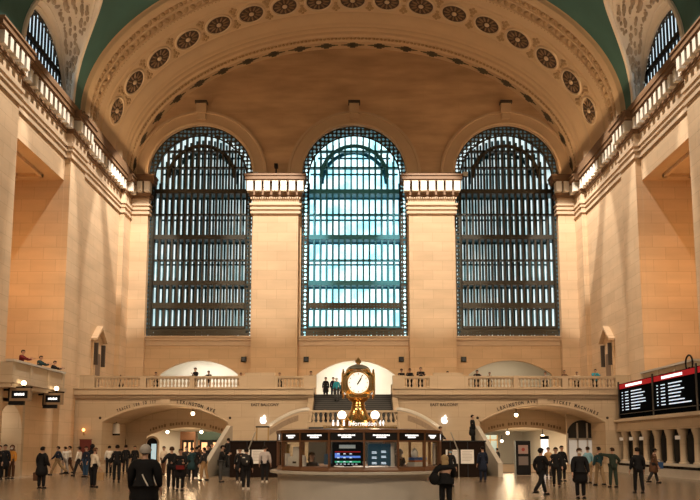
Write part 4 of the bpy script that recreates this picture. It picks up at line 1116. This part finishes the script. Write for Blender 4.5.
def rotx(v, a): return Vector((v.x, v.y*cos(a) - v.z*sin(a), v.y*sin(a) + v.z*cos(a)))
ARM = {'down': (6, 14, 8), 'phone': (28, 98, 6), 'pocket': (-14, 48, 16), 'point': (4, 6, 98), 'rail': (52, 48, 10), 'fwd': (28, 22, 6), 'back': (-24, 10, 8), 'carry': (24, 70, 12), 'up': (70, 60, 60), 'hip': (-10, 80, 30)}
def person(loc, rz, label, h=1.72, top='black', kind='jacket', legs='black', hair='short', hcol='hairb', stride=0.0, arms=('down', 'down'), lean=0.0,
           shoes='black', skin=SKIN, mask=None, group='people in the hall', half=False, wide=1.0):
    p = thing('person', label, 'person', loc, radians(rz))
    s = h/1.72
    a = radians(stride); L1, L2 = .42, .42
    J = {}
    J['pel'] = Vector((0,0,.95)); J['bel'] = Vector((0,.01,1.10)); J['che'] = Vector((0,0,1.28)); J['nb'] = Vector((0,-.015,1.43)); J['ne'] = Vector((0,.0,1.50))
    J['h1'] = Vector((0,.02,1.575)); J['h2'] = Vector((0,.02,1.64)); J['h3'] = Vector((0,.01,1.69))
    legs_ = {}
    for sx, sg in ((-1, 1), (1, -1)):
        hp = Vector((sx*.095, 0, .92)); th = sg*a; kn = hp + rotx(Vector((sx*.01,0,-L1)), th); sh = th - (abs(a)*.9 if sg < 0 else abs(a)*.25) 
        an = kn + rotx(Vector((0,0,-L2)), sh); legs_[sx] = (hp, kn, an)
    low = min(legs_[1][2].z, legs_[-1][2].z) - .085
    for sx in (-1, 1): legs_[sx] = tuple(q - Vector((0,0,low)) for q in legs_[sx])
    for k in J: J[k] = J[k] - Vector((0,0,low))
    ln = radians(-lean); pv = J['pel'].copy()
    def le(v): return pv + rotx(v - pv, ln)
    for k in ('bel','che','nb','ne','h1','h2','h3'): J[k] = le(J[k])
    arms_ = {}
    for sx, mode in ((-1, arms[0]), (1, arms[1])):
        pi_, el, ab = ARM[mode]; shd = le(Vector((sx*.175*wide, -.01, 1.385-low)))
        def arm_dir(p_):
            v = rotx(Vector((0,0,-1)), radians(p_)); b = radians(ab)*sx*-1
            return Vector((v.x*cos(b) + v.z*sin(b), v.y, -v.x*sin(b) + v.z*cos(b)))
        d1 = arm_dir(pi_); d2 = arm_dir(pi_ + el)
        if mode == 'phone': d2 = (d2 + Vector((-sx*.35,0,0))).normalized()
        elb = shd + d1*.29; wr = elb + d2*.25; pa = wr + d2*.09
        arms_[sx] = (shd, elb, wr, pa, d2)
    # body: one continuous skin from head to ankles
    V = [J['pel'], J['bel'], J['che'], J['nb'], J['ne'], J['h1'], J['h2'], J['h3']]; R = [.125,.115,.125,.07,.052,.075,.092,.06]
    E = [(0,1),(1,2),(2,3),(3,4),(4,5),(5,6),(6,7)]
    for sx in (-1, 1):
        shd, elb, wr, pa, d2 = arms_[sx]; o = len(V); V += [shd, elb, wr, pa]; R += [.062,.042,.03,.036]; E += [(2,o),(o,o+1),(o+1,o+2),(o+2,o+3)]
        hp, kn, an = legs_[sx]; o = len(V); V += [hp, kn, an, an + Vector((0,.12,-.045))]; R += [.088,.055,.042,.035]; E += [(0,o),(o,o+1),(o+1,o+2),(o+2,o+3)]
    ex = MB()
    for sx in (-1, 1):                                  # fingers and thumb
        shd, elb, wr, pa, d2 = arms_[sx]
        side = d2.cross(Vector((1,0,0))).normalized() if abs(d2.x) < .9 else Vector((0,1,0))
        inn = d2.cross(side).normalized()
        for q, (off, ln_) in enumerate(((-.03,.06),(-.01,.075),(.01,.07),(.03,.055))):
            b0 = pa + side*off + d2*.015; b1 = b0 + d2*ln_*.6; b2 = b1 + (d2 + inn*.6*sx).normalized()*ln_*.5
            ex.tube([b0, b1, b2], [.011,.010,.007], 5)
        t0 = pa - d2*.03 - side*.03; ex.tube([t0, t0 - side*.03 + d2*.03, t0 - side*.032 + d2*.06], [.013,.011,.008], 5)
    def hd(x, y, z): return le(Vector((x, y, z - low)))
    c = hd(0, .02, 1.62)
    ex.ell(hd(0,.115,1.605), (.013,.018,.02)); 
    for sx in (-1, 1):
        ex.ell(hd(sx*.094,.01,1.61), (.014,.022,.03)); ex.ell(hd(sx*.034,.098,1.63), (.013,.009,.009), 1, 8, 6)
    ex.ell(hd(0,.1,1.565), (.026,.012,.008), 2, 8, 6)
    skin_obj('body', [v*s for v in V], E, [r*s for r in R], [skin, EYE_W, LIP], p, 0, 1, scale_mb(ex, s))
    # clothing
    low_z = {'jacket': .84, 'shirt': .90, 'coat': .48, 'longcoat': .30, 'hoodie': .86}[kind]
    bulk = {'jacket': 1.1, 'shirt': 1.0, 'coat': 1.13, 'longcoat': 1.13, 'hoodie': 1.13}[kind]*wide
    V = [J['bel'], J['che'], J['nb']]; R = [.142*bulk, .152*bulk, .078]
    E = [(0,1),(1,2)]
    lz = [.92, low_z] if low_z < .9 else [.92]
    if low_z < .6: lz = [.92, .7, low_z]
    prev = 0
    for z in lz:
        V.append(Vector((0, -.0, z-low))); R.append(((.15 if z > .8 else .19) + (.035 if low_z < .6 else 0))*bulk); E.append((prev, len(V)-1)); prev = len(V)-1
    for sx in (-1, 1):
        shd, elb, wr, pa, d2 = arms_[sx]; o = len(V); V += [shd, elb, wr - d2*.01]; R += [.085*bulk, .064*bulk, .05]; E += [(1,o),(o,o+1),(o+1,o+2)]
    skin_obj(kind if kind not in ('longcoat',) else 'coat', [v*s for v in V], E, [r*s for r in R], C(top), p, 0, 1)
    if not half:
        V = [J['pel']]; R = [.138]; E = []
        for sx in (-1, 1):
            hp, kn, an = legs_[sx]; o = len(V); V += [hp, kn, an - (kn-an)*.06]; R += [.112,.084,.07]; E += [(0,o),(o,o+1),(o+1,o+2)]
        skin_obj('trousers', [v*s for v in V], E, [r*s for r in R], C(legs), p, 0, 1)
        for sx in (-1, 1):
            an = legs_[sx][2]; m1 = MB(); m1.ell((an + Vector((0,.055,-.04)))*s, (.05*s,.14*s,.045*s), 0, 10, 6); m1.box((an.x-.045)*s, (an.x+.045)*s, (an.y-.07)*s, (an.y+.17)*s, max(.0, (an.z-.085))*s, (an.z-.06)*s)
            m1.build('shoe', C(shoes), p, True)
    # hair or headwear
    m1 = MB(); hc = hd(0, .008, 1.632)
    def cap(rx, ry, rz, test, dz=0.0):
        rows = []; nu, nv = 18, 12
        for i in range(nv+1):
            aa = -pi/2 + pi*i/nv; rows.append([Vector((rx*cos(aa)*cos(2*pi*k/nu), ry*cos(aa)*sin(2*pi*k/nu), rz*sin(aa)+dz)) for k in range(nu)])
        for i in range(nv):
            for k in range(nu):
                q = [rows[i][k], rows[i][(k+1) % nu], rows[i+1][(k+1) % nu], rows[i+1][k]]; cc = sum(q, Vector())/4
                if test(cc): m1.quad(*[(hc + x)*s for x in q])
    if hair == 'short': cap(.106,.116,.108, lambda v: v.z > .035 - .0 or v.y < -.02 + .0 and v.z > -.05)
    elif hair == 'long': cap(.115,.122,.115, lambda v: v.z > .04 or v.y < .02); m1.ell((hc + Vector((0,-.06,-.12)))*s, (.105*s,.06*s,.16*s), 0, 12, 8)
    elif hair == 'bun': cap(.106,.116,.108, lambda v: v.z > .035 or v.y < -.02); m1.ell((hc + Vector((0,-.09,.10)))*s, (.05*s,.05*s,.05*s), 0, 10, 6)
    elif hair == 'beanie': cap(.114,.122,.125, lambda v: v.z > -.01 or v.y < .0 and v.z > -.06); m1.lathe([(.12*s,0),(.125*s,.02*s),(.12*s,.045*s)], (hc + Vector((0,0,-.015)))*s, 18)
    elif hair == 'cap':
        cap(.112,.12,.115, lambda v: v.z > .02 or v.y < -.01 and v.z > -.04); m1.ell((hc + Vector((0,.13,.03)))*s, (.075*s,.075*s,.012*s), 0, 12, 6)
    elif hair == 'brim':
        cap(.112,.12,.13, lambda v: v.z > .02); m1.lathe([(.11*s,.03*s),(.2*s,.015*s),(.2*s,.028*s),(.11*s,.045*s)], hc*s, 18)
    elif hair == 'hood': cap(.13,.135,.135, lambda v: v.y < .06 or v.z > .07); m1.lathe([(.15*s,0),(.13*s,.07*s)], (hc + Vector((0,-.03,-.18)))*s, 14)
    nmh = {'short': 'hair', 'long': 'hair', 'bun': 'hair', 'beanie': 'beanie', 'cap': 'cap', 'brim': 'hat', 'hood': 'hood'}[hair]
    m1.build(nmh, C(hcol), p, True)
    if hair in ('beanie', 'cap', 'brim') :
        hc0 = hc; m1 = MB(); cap(.102,.110,.1, lambda v: v.y < -.02 and v.z < .02); m1.build('hair', C('hairb'), p, True)
    if mask:
        m1 = MB(); m1.ell(hd(0,.07,1.575)*s, (.075*s,.06*s,.052*s), 0, 12, 8); m1.build('face_mask', C(mask), p, True)
    p['_arms'] = [list((arms_[-1][3]*s)), list((arms_[1][3]*s))]
    return p
def scale_mb(mb, s): mb.v = [(p[0]*s, p[1]*s, p[2]*s) for p in mb.v]; return mb

def G(px, Y): return ((px-PX0)*Y/781.0, Y, 0)
def FY(fy): return EYE*781/(fy-HOR)
def hand(p, k):
    v = Vector(p['_arms'][k]); v.rotate(p.rotation_euler); return Vector(p.location) + v

P_ = person
# --- left
P_(G(0, 39.6), 170, 'person in a black coat at far left edge by the arched opening', 1.72, 'black', 'coat')
P_(G(5.5, 40.2), 200, 'person in black beside the orange-vested figure at far left', 1.76, 'black', 'coat')
P_(G(12.5, 41), 175, 'person in an orange vest, brown trousers and white mask', 1.72, 'orange', 'jacket', 'brown', 'hood', 'brown', mask='white')
p = P_(G(43, 31.6), -12, 'person alone in a knee-length black coat holding a brown bag', 1.66, 'black', 'coat', 'black', 'short', arms=('down', 'pocket'), wide=1.08); TOTE = p
P_(G(58.5, 46), 90, 'person in navy jacket and tan trousers striding left', 1.74, 'navy', 'jacket', 'khaki', stride=27, arms=('fwd', 'back'))
P_(G(65.5, 47.5), 60, 'person in white shirt just right of the striding navy jacket', 1.66, 'white', 'shirt', 'grey', stride=10)
P_(G(70, 48.4), 100, 'person in pale jacket and brown trousers walking left', 1.70, 'cream', 'jacket', 'brown', stride=14, arms=('carry', 'down'))
P_(G(79.5, 44.5), 80, 'person with black cap, white top and dark trousers mid-stride', 1.68, 'white', 'shirt', 'charcoal', 'cap', 'black', stride=18)
P_(G(86.5, 43), 150, 'person in navy top behind the white hoodie, near the red board', 1.66, 'navy', 'jacket', 'denim')
P_(G(92.5, 46), 20, 'person in black with bulky hood behind the cream hoodie', 1.78, 'black', 'hoodie', 'black', 'hood', 'black')
p = P_(G(94.5, 32.3), -35, 'person in a cream hoodie and black trousers carrying a brown bag', 1.62, 'cream', 'hoodie', 'black', 'short', 'brown', arms=('carry', 'down'), lean=4); CREAMB = p
P_(G(109.5, 46), 10, 'person in white shirt and black trousers facing the left arch', 1.70, 'white', 'shirt', 'black')
P_(G(117.5, 37), 20, 'tall person in black suit standing before the left arch', 1.74, 'black', 'jacket', 'black', stride=4)
P_(G(126, 48.5), 15, 'person in black coat legs apart inside the left arch', 1.76, 'black', 'jacket', 'black', stride=9)
P_(G(135, 52), 200, 'person in black jacket deeper in the left arch by its wall', 1.70, 'black', 'coat', 'black')
FG = P_(G(145.5, 15.6), 4, 'large foreground person in grey beanie and black coat seen from behind', 1.70, 'black', 'coat', 'denim', 'beanie', 'hairg', wide=1.3, arms=('down', 'down'))
# --- left passage crowd
P_(G(172, 31), 20, 'person with grey collar and black jacket left of the dark red bag', 1.66, 'black', 'jacket', 'black', 'short', 'hairbr', arms=('hip', 'down'), wide=1.1)
BK = P_(G(181, 30), 175, 'person in bulky black coat holding a dark red bag', 1.58, 'black', 'coat', 'black', 'short', 'hairbr', arms=('carry', 'carry'), wide=1.15)
P_(G(186.5, 44), 150, 'pale-faced person behind the bulky coat in the left passage', 1.66, 'charcoal', 'coat', 'black', mask='white')
P_(G(192, 40), 30, 'person in dark teal coat at left of the passage crowd', 1.62, 'teal', 'coat', 'black', arms=('down', 'phone'))
P_(G(197, 41), -20, 'person in black jacket with white shoes in the passage crowd', 1.66, 'black', 'jacket', 'charcoal', shoes='white', stride=8)
P_(G(204.5, 38.6), 60, 'person in black jacket and tan trousers in the passage crowd', 1.62, 'charcoal', 'jacket', 'tan', arms=('down', 'carry'), stride=8)
P_(G(208, 46), 190, 'person in dark coat right of the tan trousers', 1.72, 'black', 'coat', 'black')
P_(G(212, 54), 180, 'tall person in dark coat farthest back in the left passage', 1.85, 'charcoal', 'coat', 'black')
P_(G(199, 56), 0, 'person in brown coat far back between shop front and crowd', 1.74, 'brown', 'coat', 'black')
P_(G(164, 47), 165, 'person in white-sleeved top walking out of the left passage', 1.68, 'cream', 'jacket', 'brown', stride=12)
P_(G(221, 37), -75, 'person in black jacket looking at a phone near the left hoarding', 1.72, 'black', 'jacket', 'dgrey', arms=('phone', 'phone'), lean=6)
P_((-7.2, 45.1, .48), 0, 'person in black on the left side stairs at the end of the hoarding', 1.66, 'black', 'jacket', 'black')
P_(G(240, 36.5), 190, 'person in black coat and white shoes in front of left notices', 1.60, 'black', 'coat', 'black', shoes='white', arms=('phone', 'down'))
BP = P_(G(246.5, 31), 8, 'person in black jacket with a backpack left of the booth', 1.60, 'black', 'jacket', 'black', shoes='white', stride=5, wide=1.08)
P_(G(265, 37), 0, 'person in pale grey jacket and black trousers beside the booth', 1.70, 'palegrey', 'hoodie', 'black', 'short', 'hairb', shoes='white', wide=1.1)
# --- booth staff and right of the booth
P_((on_booth(-48, 1.72, 0)[0], on_booth(-48, 1.72, 0)[1], 0), 200, 'woman with long brown hair inside the booth at left', 1.52, 'charcoal', 'jacket', 'black', 'long', 'hairbr')
P_((on_booth(47, 1.6, 0)[0], on_booth(47, 1.6, 0)[1], 0), 90, 'person in black jacket bending inside the booth at right', 1.62, 'black', 'jacket', 'black', 'short', 'hairg', lean=10, arms=('carry', 'phone'), wide=1.3)
P_((G(440.5, 48.6)[0], 48.6, 1.1), -90, 'person in black leaning with arm out above the booth roof at right', 1.80, 'black', 'jacket', 'black', arms=('fwd', 'fwd'))
BL = P_(G(445, 19.0), 8, 'blond person in puffy black jacket seen from behind by the booth', 1.47, 'black', 'jacket', 'black', 'long', 'blond', wide=1.28, arms=('hip', 'carry'), lean=5)
P_(G(450, 33), 185, 'dark-haired masked person behind the blond one', 1.58, 'black', 'coat', 'black', 'long', 'hairb', mask='lblue')
P_((G(473, 48.6)[0], 48.6, 1.76), -80, 'tall person in black standing high on the right side stairs', 1.86, 'black', 'coat', 'black', lean=0)
P_(G(482.5, 37), 5, 'person in dark navy coat next to the right notices', 1.68, 'navy', 'coat', 'navy')
P_(G(497, 54), 30, 'small distant person in dark coat in the right passage', 1.55, 'charcoal', 'coat', 'black')
P_(G(540.5, 27.3), -60, 'person in black cap and jacket striding right', 1.66, 'black', 'jacket', 'black', 'cap', 'black', stride=22, arms=('pocket', 'phone'), shoes='black', wide=1.1)
P_(G(548, 42), 170, 'person in tan jacket behind the striding black cap', 1.62, 'tan', 'jacket', 'charcoal')
P_(G(555.5, 32.5), 165, 'person in open black jacket over white shirt walking toward us', 1.64, 'black', 'jacket', 'black', 'short', stride=10, arms=('down', 'down'), wide=1.05)
P_(G(561.5, 38), 190, 'person in long black coat right of the white shirt', 1.70, 'black', 'coat', 'black')
P_(G(579, 25.6), 178, 'person in white mask and black coat facing the camera', 1.62, 'black', 'coat', 'black', 'short', 'hairbr', mask='white', wide=1.18)
P_(G(587.5, 36), 10, 'person in light blue shirt behind the masked black coat', 1.66, 'lblue', 'shirt', 'khaki', 'short', 'hairbr', arms=('down', 'down'), wide=1.08)
P_(G(598.5, 34), 20, 'person in dark teal jacket and tan trousers looking up', 1.66, 'teal', 'jacket', 'khaki', stride=10, arms=('down', 'carry'))
P_(G(612, 32.4), 15, 'person in dark green jacket pointing left with outstretched arm', 1.62, 'green', 'jacket', 'green', 'short', 'hairbr', arms=('point', 'hip'), stride=5)
P_(G(637, 28.5), 0, 'person in black suit seen from behind before the ticket counter', 1.64, 'black', 'jacket', 'black', 'short', stride=7, wide=1.1)
HT = P_(G(652.5, 36), -95, 'person in black hat and brown coat walking by the ticket counter', 1.60, 'brown', 'coat', 'charcoal', 'brim', 'black', stride=16, arms=('fwd', 'down'), lean=6)
# --- central stairs and balcony
P_((G(325.5, 59)[0], 59, ZF), 180, 'person in long black coat at top of central stairs', 1.70, 'black', 'coat', 'black')
P_((G(333, 58.5)[0], 58.5, ZF), 190, 'person in dark navy jacket at top of central stairs', 1.66, 'navy', 'jacket', 'navy', arms=('phone', 'down'))
P_((G(336.5, 51.8)[0], 51.8, 4.68), 0, 'person in bright teal top and grey skirt climbing the central stairs', 1.55, 'bright_teal', 'jacket', 'dgrey', 'short', 'hairg')
P_((G(341.5, 60.5)[0], 60.5, ZF), 180, 'small person in dark blue partly behind the clock', 1.45, 'navy', 'jacket', 'black')
P_((G(317, 53.6)[0]-.45, 53.6, ZF), 180, 'person in dark jacket at left edge of the stair gap', 1.65, 'charcoal', 'jacket', 'black')
P_((G(325, 48.9)[0], 48.9, 2.8), 170, 'small dark figure low on the central steps behind the landing balustrade', 1.2, 'black', 'jacket', 'black')
YP = 52.3
def onbal(px, label, h=1.70, top='black', rz=180, Y=YP, lean=0, arms=('rail', 'rail'), **k):
    return P_(((px-PX0)*Y/781, Y, ZF), rz, label, h, top, 'jacket', 'black', lean=lean, arms=arms, **k)
onbal(193.5, 'person in black standing at the left balcony doorway', 1.88, rz=150, arms=('phone', 'down'), Y=53.5)
onbal(207, 'shorter person in black just right of the left doorway figure', 1.55)
onbal(240, 'small figure leaning at right end of the left doorway', 1.42, 'brown', lean=12)
onbal(279, 'figure in dark clothes at rail left of the stair gap', 1.42, lean=12)
onbal(402, 'leftmost of three black figures at rail right of stairs', 1.68, lean=10)
onbal(410.5, 'middle one of three black figures at rail right of stairs', 1.70, lean=4)
onbal(421.5, 'rightmost and tallest of three black figures at the rail', 1.78, lean=4, wide=1.1)
onbal(448.5, 'head of a dark figure above the right balcony plinth', 1.52, lean=10)
onbal(478, 'dark figure leaning over the rail at the right doorway left end', 1.62, lean=22, wide=1.1)
onbal(491, 'small dark figure at rail in front of right doorway', 1.45, lean=8)
onbal(547, 'person in grey jacket at right end of the right doorway', 1.50, 'grey', lean=14)
onbal(566.5, 'person in brown at rail right of the right doorway', 1.58, 'brown', lean=6)
onbal(579, 'small person in cream jacket at right balcony rail', 1.48, 'cream', lean=12)
onbal(597.5, 'person in teal jacket leaning at the far right balcony rail', 1.66, 'bright_teal', lean=14, wide=1.1)
onbal(154, 'small dark figure at rail left of the left doorway', 1.46, lean=10)
P_((-18.45, 42.8, ZF), -90, 'person in red and black at the left side balcony', 1.80, 'red', 'jacket', 'black', arms=('rail', 'rail'), lean=8)
P_((-18.45, 45.3, ZF), -90, 'person in dark teal at middle of the left side balcony', 1.76, 'teal', 'jacket', 'black', arms=('rail', 'rail'), lean=8, wide=1.15)
P_((-18.4, 47.15, ZF), -90, 'person in black at far end of the left side balcony', 1.68, 'black', 'jacket', 'black', arms=('rail', 'rail'), lean=14)
finish_skins()
# --- bags and other held things
def tote(loc, label, m, w=.3, h=.3, d=.1, rz=0):
    e = thing('bag', label, 'bag', (loc[0], loc[1], loc[2]-h-.12), rz)
    m1 = MB(); m1.prism([(-w/2*.9, 0), (-w/2, h*.9), (-w/2*.85, h), (w/2*.85, h), (w/2, h*.9), (w/2*.9, 0)], lambda u, v, q: (u, q, v), -d/2, d/2); m1.build('pouch', m, e)
    m1 = MB(); m1.tube([(-w*.3, 0, h-.02), (-w*.18, 0, h+.11), (w*.18, 0, h+.11), (w*.3, 0, h-.02)], .012, 6); m1.build('handle', m, e, True)
h = hand(TOTE, 0); tote(h, 'brown handbag held by the lone black-coated person at left', C('brown'), .36, .34)
h = hand(CREAMB, 1); tote(h, 'light brown bag held by the person in cream hoodie', C('tan'), .28, .32)
e = thing('bag', 'dark red bag in the arms of the bulky black coat', 'bag', (G(181, 29.7)[0], 29.68, .82))
m1 = MB(); m1.box(-.15,.15,-.07,.07,0,.15); m1.build('pouch', C('red'), e); m1 = MB(); m1.tube([(-.15,0,.15),(-.1,0,.24),(.1,0,.24),(.15,0,.15)], .012, 6); m1.build('handle', C('black'), e)
e = thing('backpack', 'black backpack with pale tags on the person left of booth', 'backpack', (BP.location.x, BP.location.y-.25, .95))
m1 = MB(); m1.ell((0,0,.22), (.17,.1,.24), 0, 12, 8); m1.build('sack', C('charcoal'), e, True); m1 = MB(); m1.box(-.1,.0,-.11,-.09,.28,.32); m1.box(.05,.1,-.11,-.09,.12,.18); m1.build('tags', C('white'), e)
e = thing('shoulder_bag', 'black shoulder bag at the hip of the blond person', 'bag', (BL.location.x-.34, 18.85, .78))
m1 = MB(); m1.ell((.06,0,.13), (.13,.09,.14), 0, 12, 8); m1.build('pouch', C('black'), e, True); m1 = MB(); m1.tube([(-.05,0,.2),(.1,-.02,.4),(.2,-.05,.5)], .015, 6); m1.build('strap', C('black'), e, True)
h = hand(HT, 0); tote((h.x-.1, h.y, h.z+.25), 'dark blue bag carried by the person in brown coat', C('blue'), .4, .3)
# pale strap across the back of the foreground person
m1 = MB(); fl = FG.location
m1.tube([(.0,-.24,1.15), (.05,-.25,1.05), (.11,-.245,.94), (.14,-.235,.84)], .014, 6); o = m1.build('shoulder_strap', C('white'), FG, True)

for o in list(bpy.data.objects):
    if '_arms' in o: del o['_arms']

# ------------------------------------------------------------------ light
def area(name, loc, target, size, power, col, size_y=None):
    L = bpy.data.lights.new(name, 'AREA'); L.energy = power; L.color = col; L.size = size
    if size_y: L.shape = 'RECTANGLE'; L.size_y = size_y
    o = bpy.data.objects.new(name, L); COL.objects.link(o); o.location = loc
    o.rotation_euler = (Vector(target) - Vector(loc)).to_track_quat('-Z', 'Y').to_euler(); return o
def spot(name, loc, target, power, col, ang, rad=.3, blend=.4):
    L = bpy.data.lights.new(name, 'SPOT'); L.energy = power; L.color = col; L.spot_size = radians(ang); L.spot_blend = blend; L.shadow_soft_size = rad
    o = bpy.data.objects.new(name, L); COL.objects.link(o); o.location = loc
    o.rotation_euler = (Vector(target) - Vector(loc)).to_track_quat('-Z', 'Y').to_euler(); return o
def point(name, loc, power, col, rad=.2):
    L = bpy.data.lights.new(name, 'POINT'); L.energy = power; L.color = col; L.shadow_soft_size = rad
    o = bpy.data.objects.new(name, L); COL.objects.link(o); o.location = loc; return o
WARM = (1, .68, .38); NEU = (1, .91, .80)
for s in (-1, 1):
    spot('added_spot', (s*6.4, 49.5, 33.6), (s*6.45, 63, 18.2), 29000, NEU, 27, .2, .35)  # added midair spots without fixtures, to brighten pilasters and entablatures
    spot('added_spot', (s*13.5, 49.5, 30.6), (s*18.0, 62.5, 17), 20000, NEU, 24, .2, .3)
    for y in (39, 45.5, 52, 58.5): spot('added_spot', (s*11.0, y, 32.3), (s*18.3, y, 17.5), 12500, NEU, 34, .2, .3)
    # added unseen area fills standing in for chandeliers, spread narrowed to spare the lunette
    for y in (34, 18, 2):
        o = area('chandelier_fill', (s*14, y, 19), (s*2, y+24, 0), 3, 640, (1, .75, .50)); o.data.spread = radians(95)
    # cove lamps along the cornice light the vault
    area('cove_lamp', (s*17.4, 52, 24.4), (s*4, 52, 36), 21, 420, WARM, .4)
    area('cove_lamp', (s*17.4, 25, 24.4), (s*4, 27, 36), 24, 420, WARM, .4)
area('west_windows', (0, -10, 16), (0, 40, 6), 26, 900, (1, .86, .70), 16)
for x, y, z in LAMPS[:2]: point('arch_lamp', (x, y-.3, z-.3), 90, WARM, .3)
for x, y, z in LAMPS[2:6]: point('arch_lamp', (x, y-.2, z-.45), 70, WARM, .3)
for x in (-12.4, 12.6):
    area('corridor_lamp', (x, 66, 3.0), (x, 66, 0), 3, 520, (1, .78, .52), 14)
for i, (c, w) in enumerate(DOORS): area('corridor_lamp', (c, 66.6, 9.2), (c, 67, 5), 4, (200, 270, 60)[i], (1, .93, .8) if i < 2 else (1, .8, .55), 2)
point('niche_lamp', (-20.4, 42.7, 3.2), 60, (1, .85, .65), .15)
area('booth_lamp', (BX, BY, 2.05), (BX, BY, 0), 1.5, 70, (1, .86, .68))
for px in (342, 375): point('globe_glow', ((px-PX0)*21.5/781, 21.0, 2.55), 8, WARM, .1)
for s in (-1, 1):
    point('bay_lamp', (s*20.9, 44.6, 13), 260, (1, .55, .22), .8)

w = bpy.data.worlds.new('world'); S.world = w; w.use_nodes = True
w.node_tree.nodes['Background'].inputs[0].default_value = (1, .88, .74, 1); w.node_tree.nodes['Background'].inputs[1].default_value = .05

# ------------------------------------------------------------------ camera
cam = bpy.data.cameras.new('camera'); co = bpy.data.objects.new('camera', cam); COL.objects.link(co)
co.location = (0, 0, EYE); co.rotation_euler = (pi/2 + TH, 0, 0)
cam.sensor_width = 36; cam.sensor_fit = 'HORIZONTAL'; cam.lens = F/700*36
cam.shift_x = -(PX0-350)/700; cam.shift_y = (HOR - F*math.tan(TH) - 250)/700
cam.clip_end = 400
S.camera = co
S.view_settings.view_transform = 'Standard'; S.view_settings.look = 'None'; S.view_settings.gamma = 1; S.view_settings.exposure = 0
S.view_settings.use_curve_mapping = False
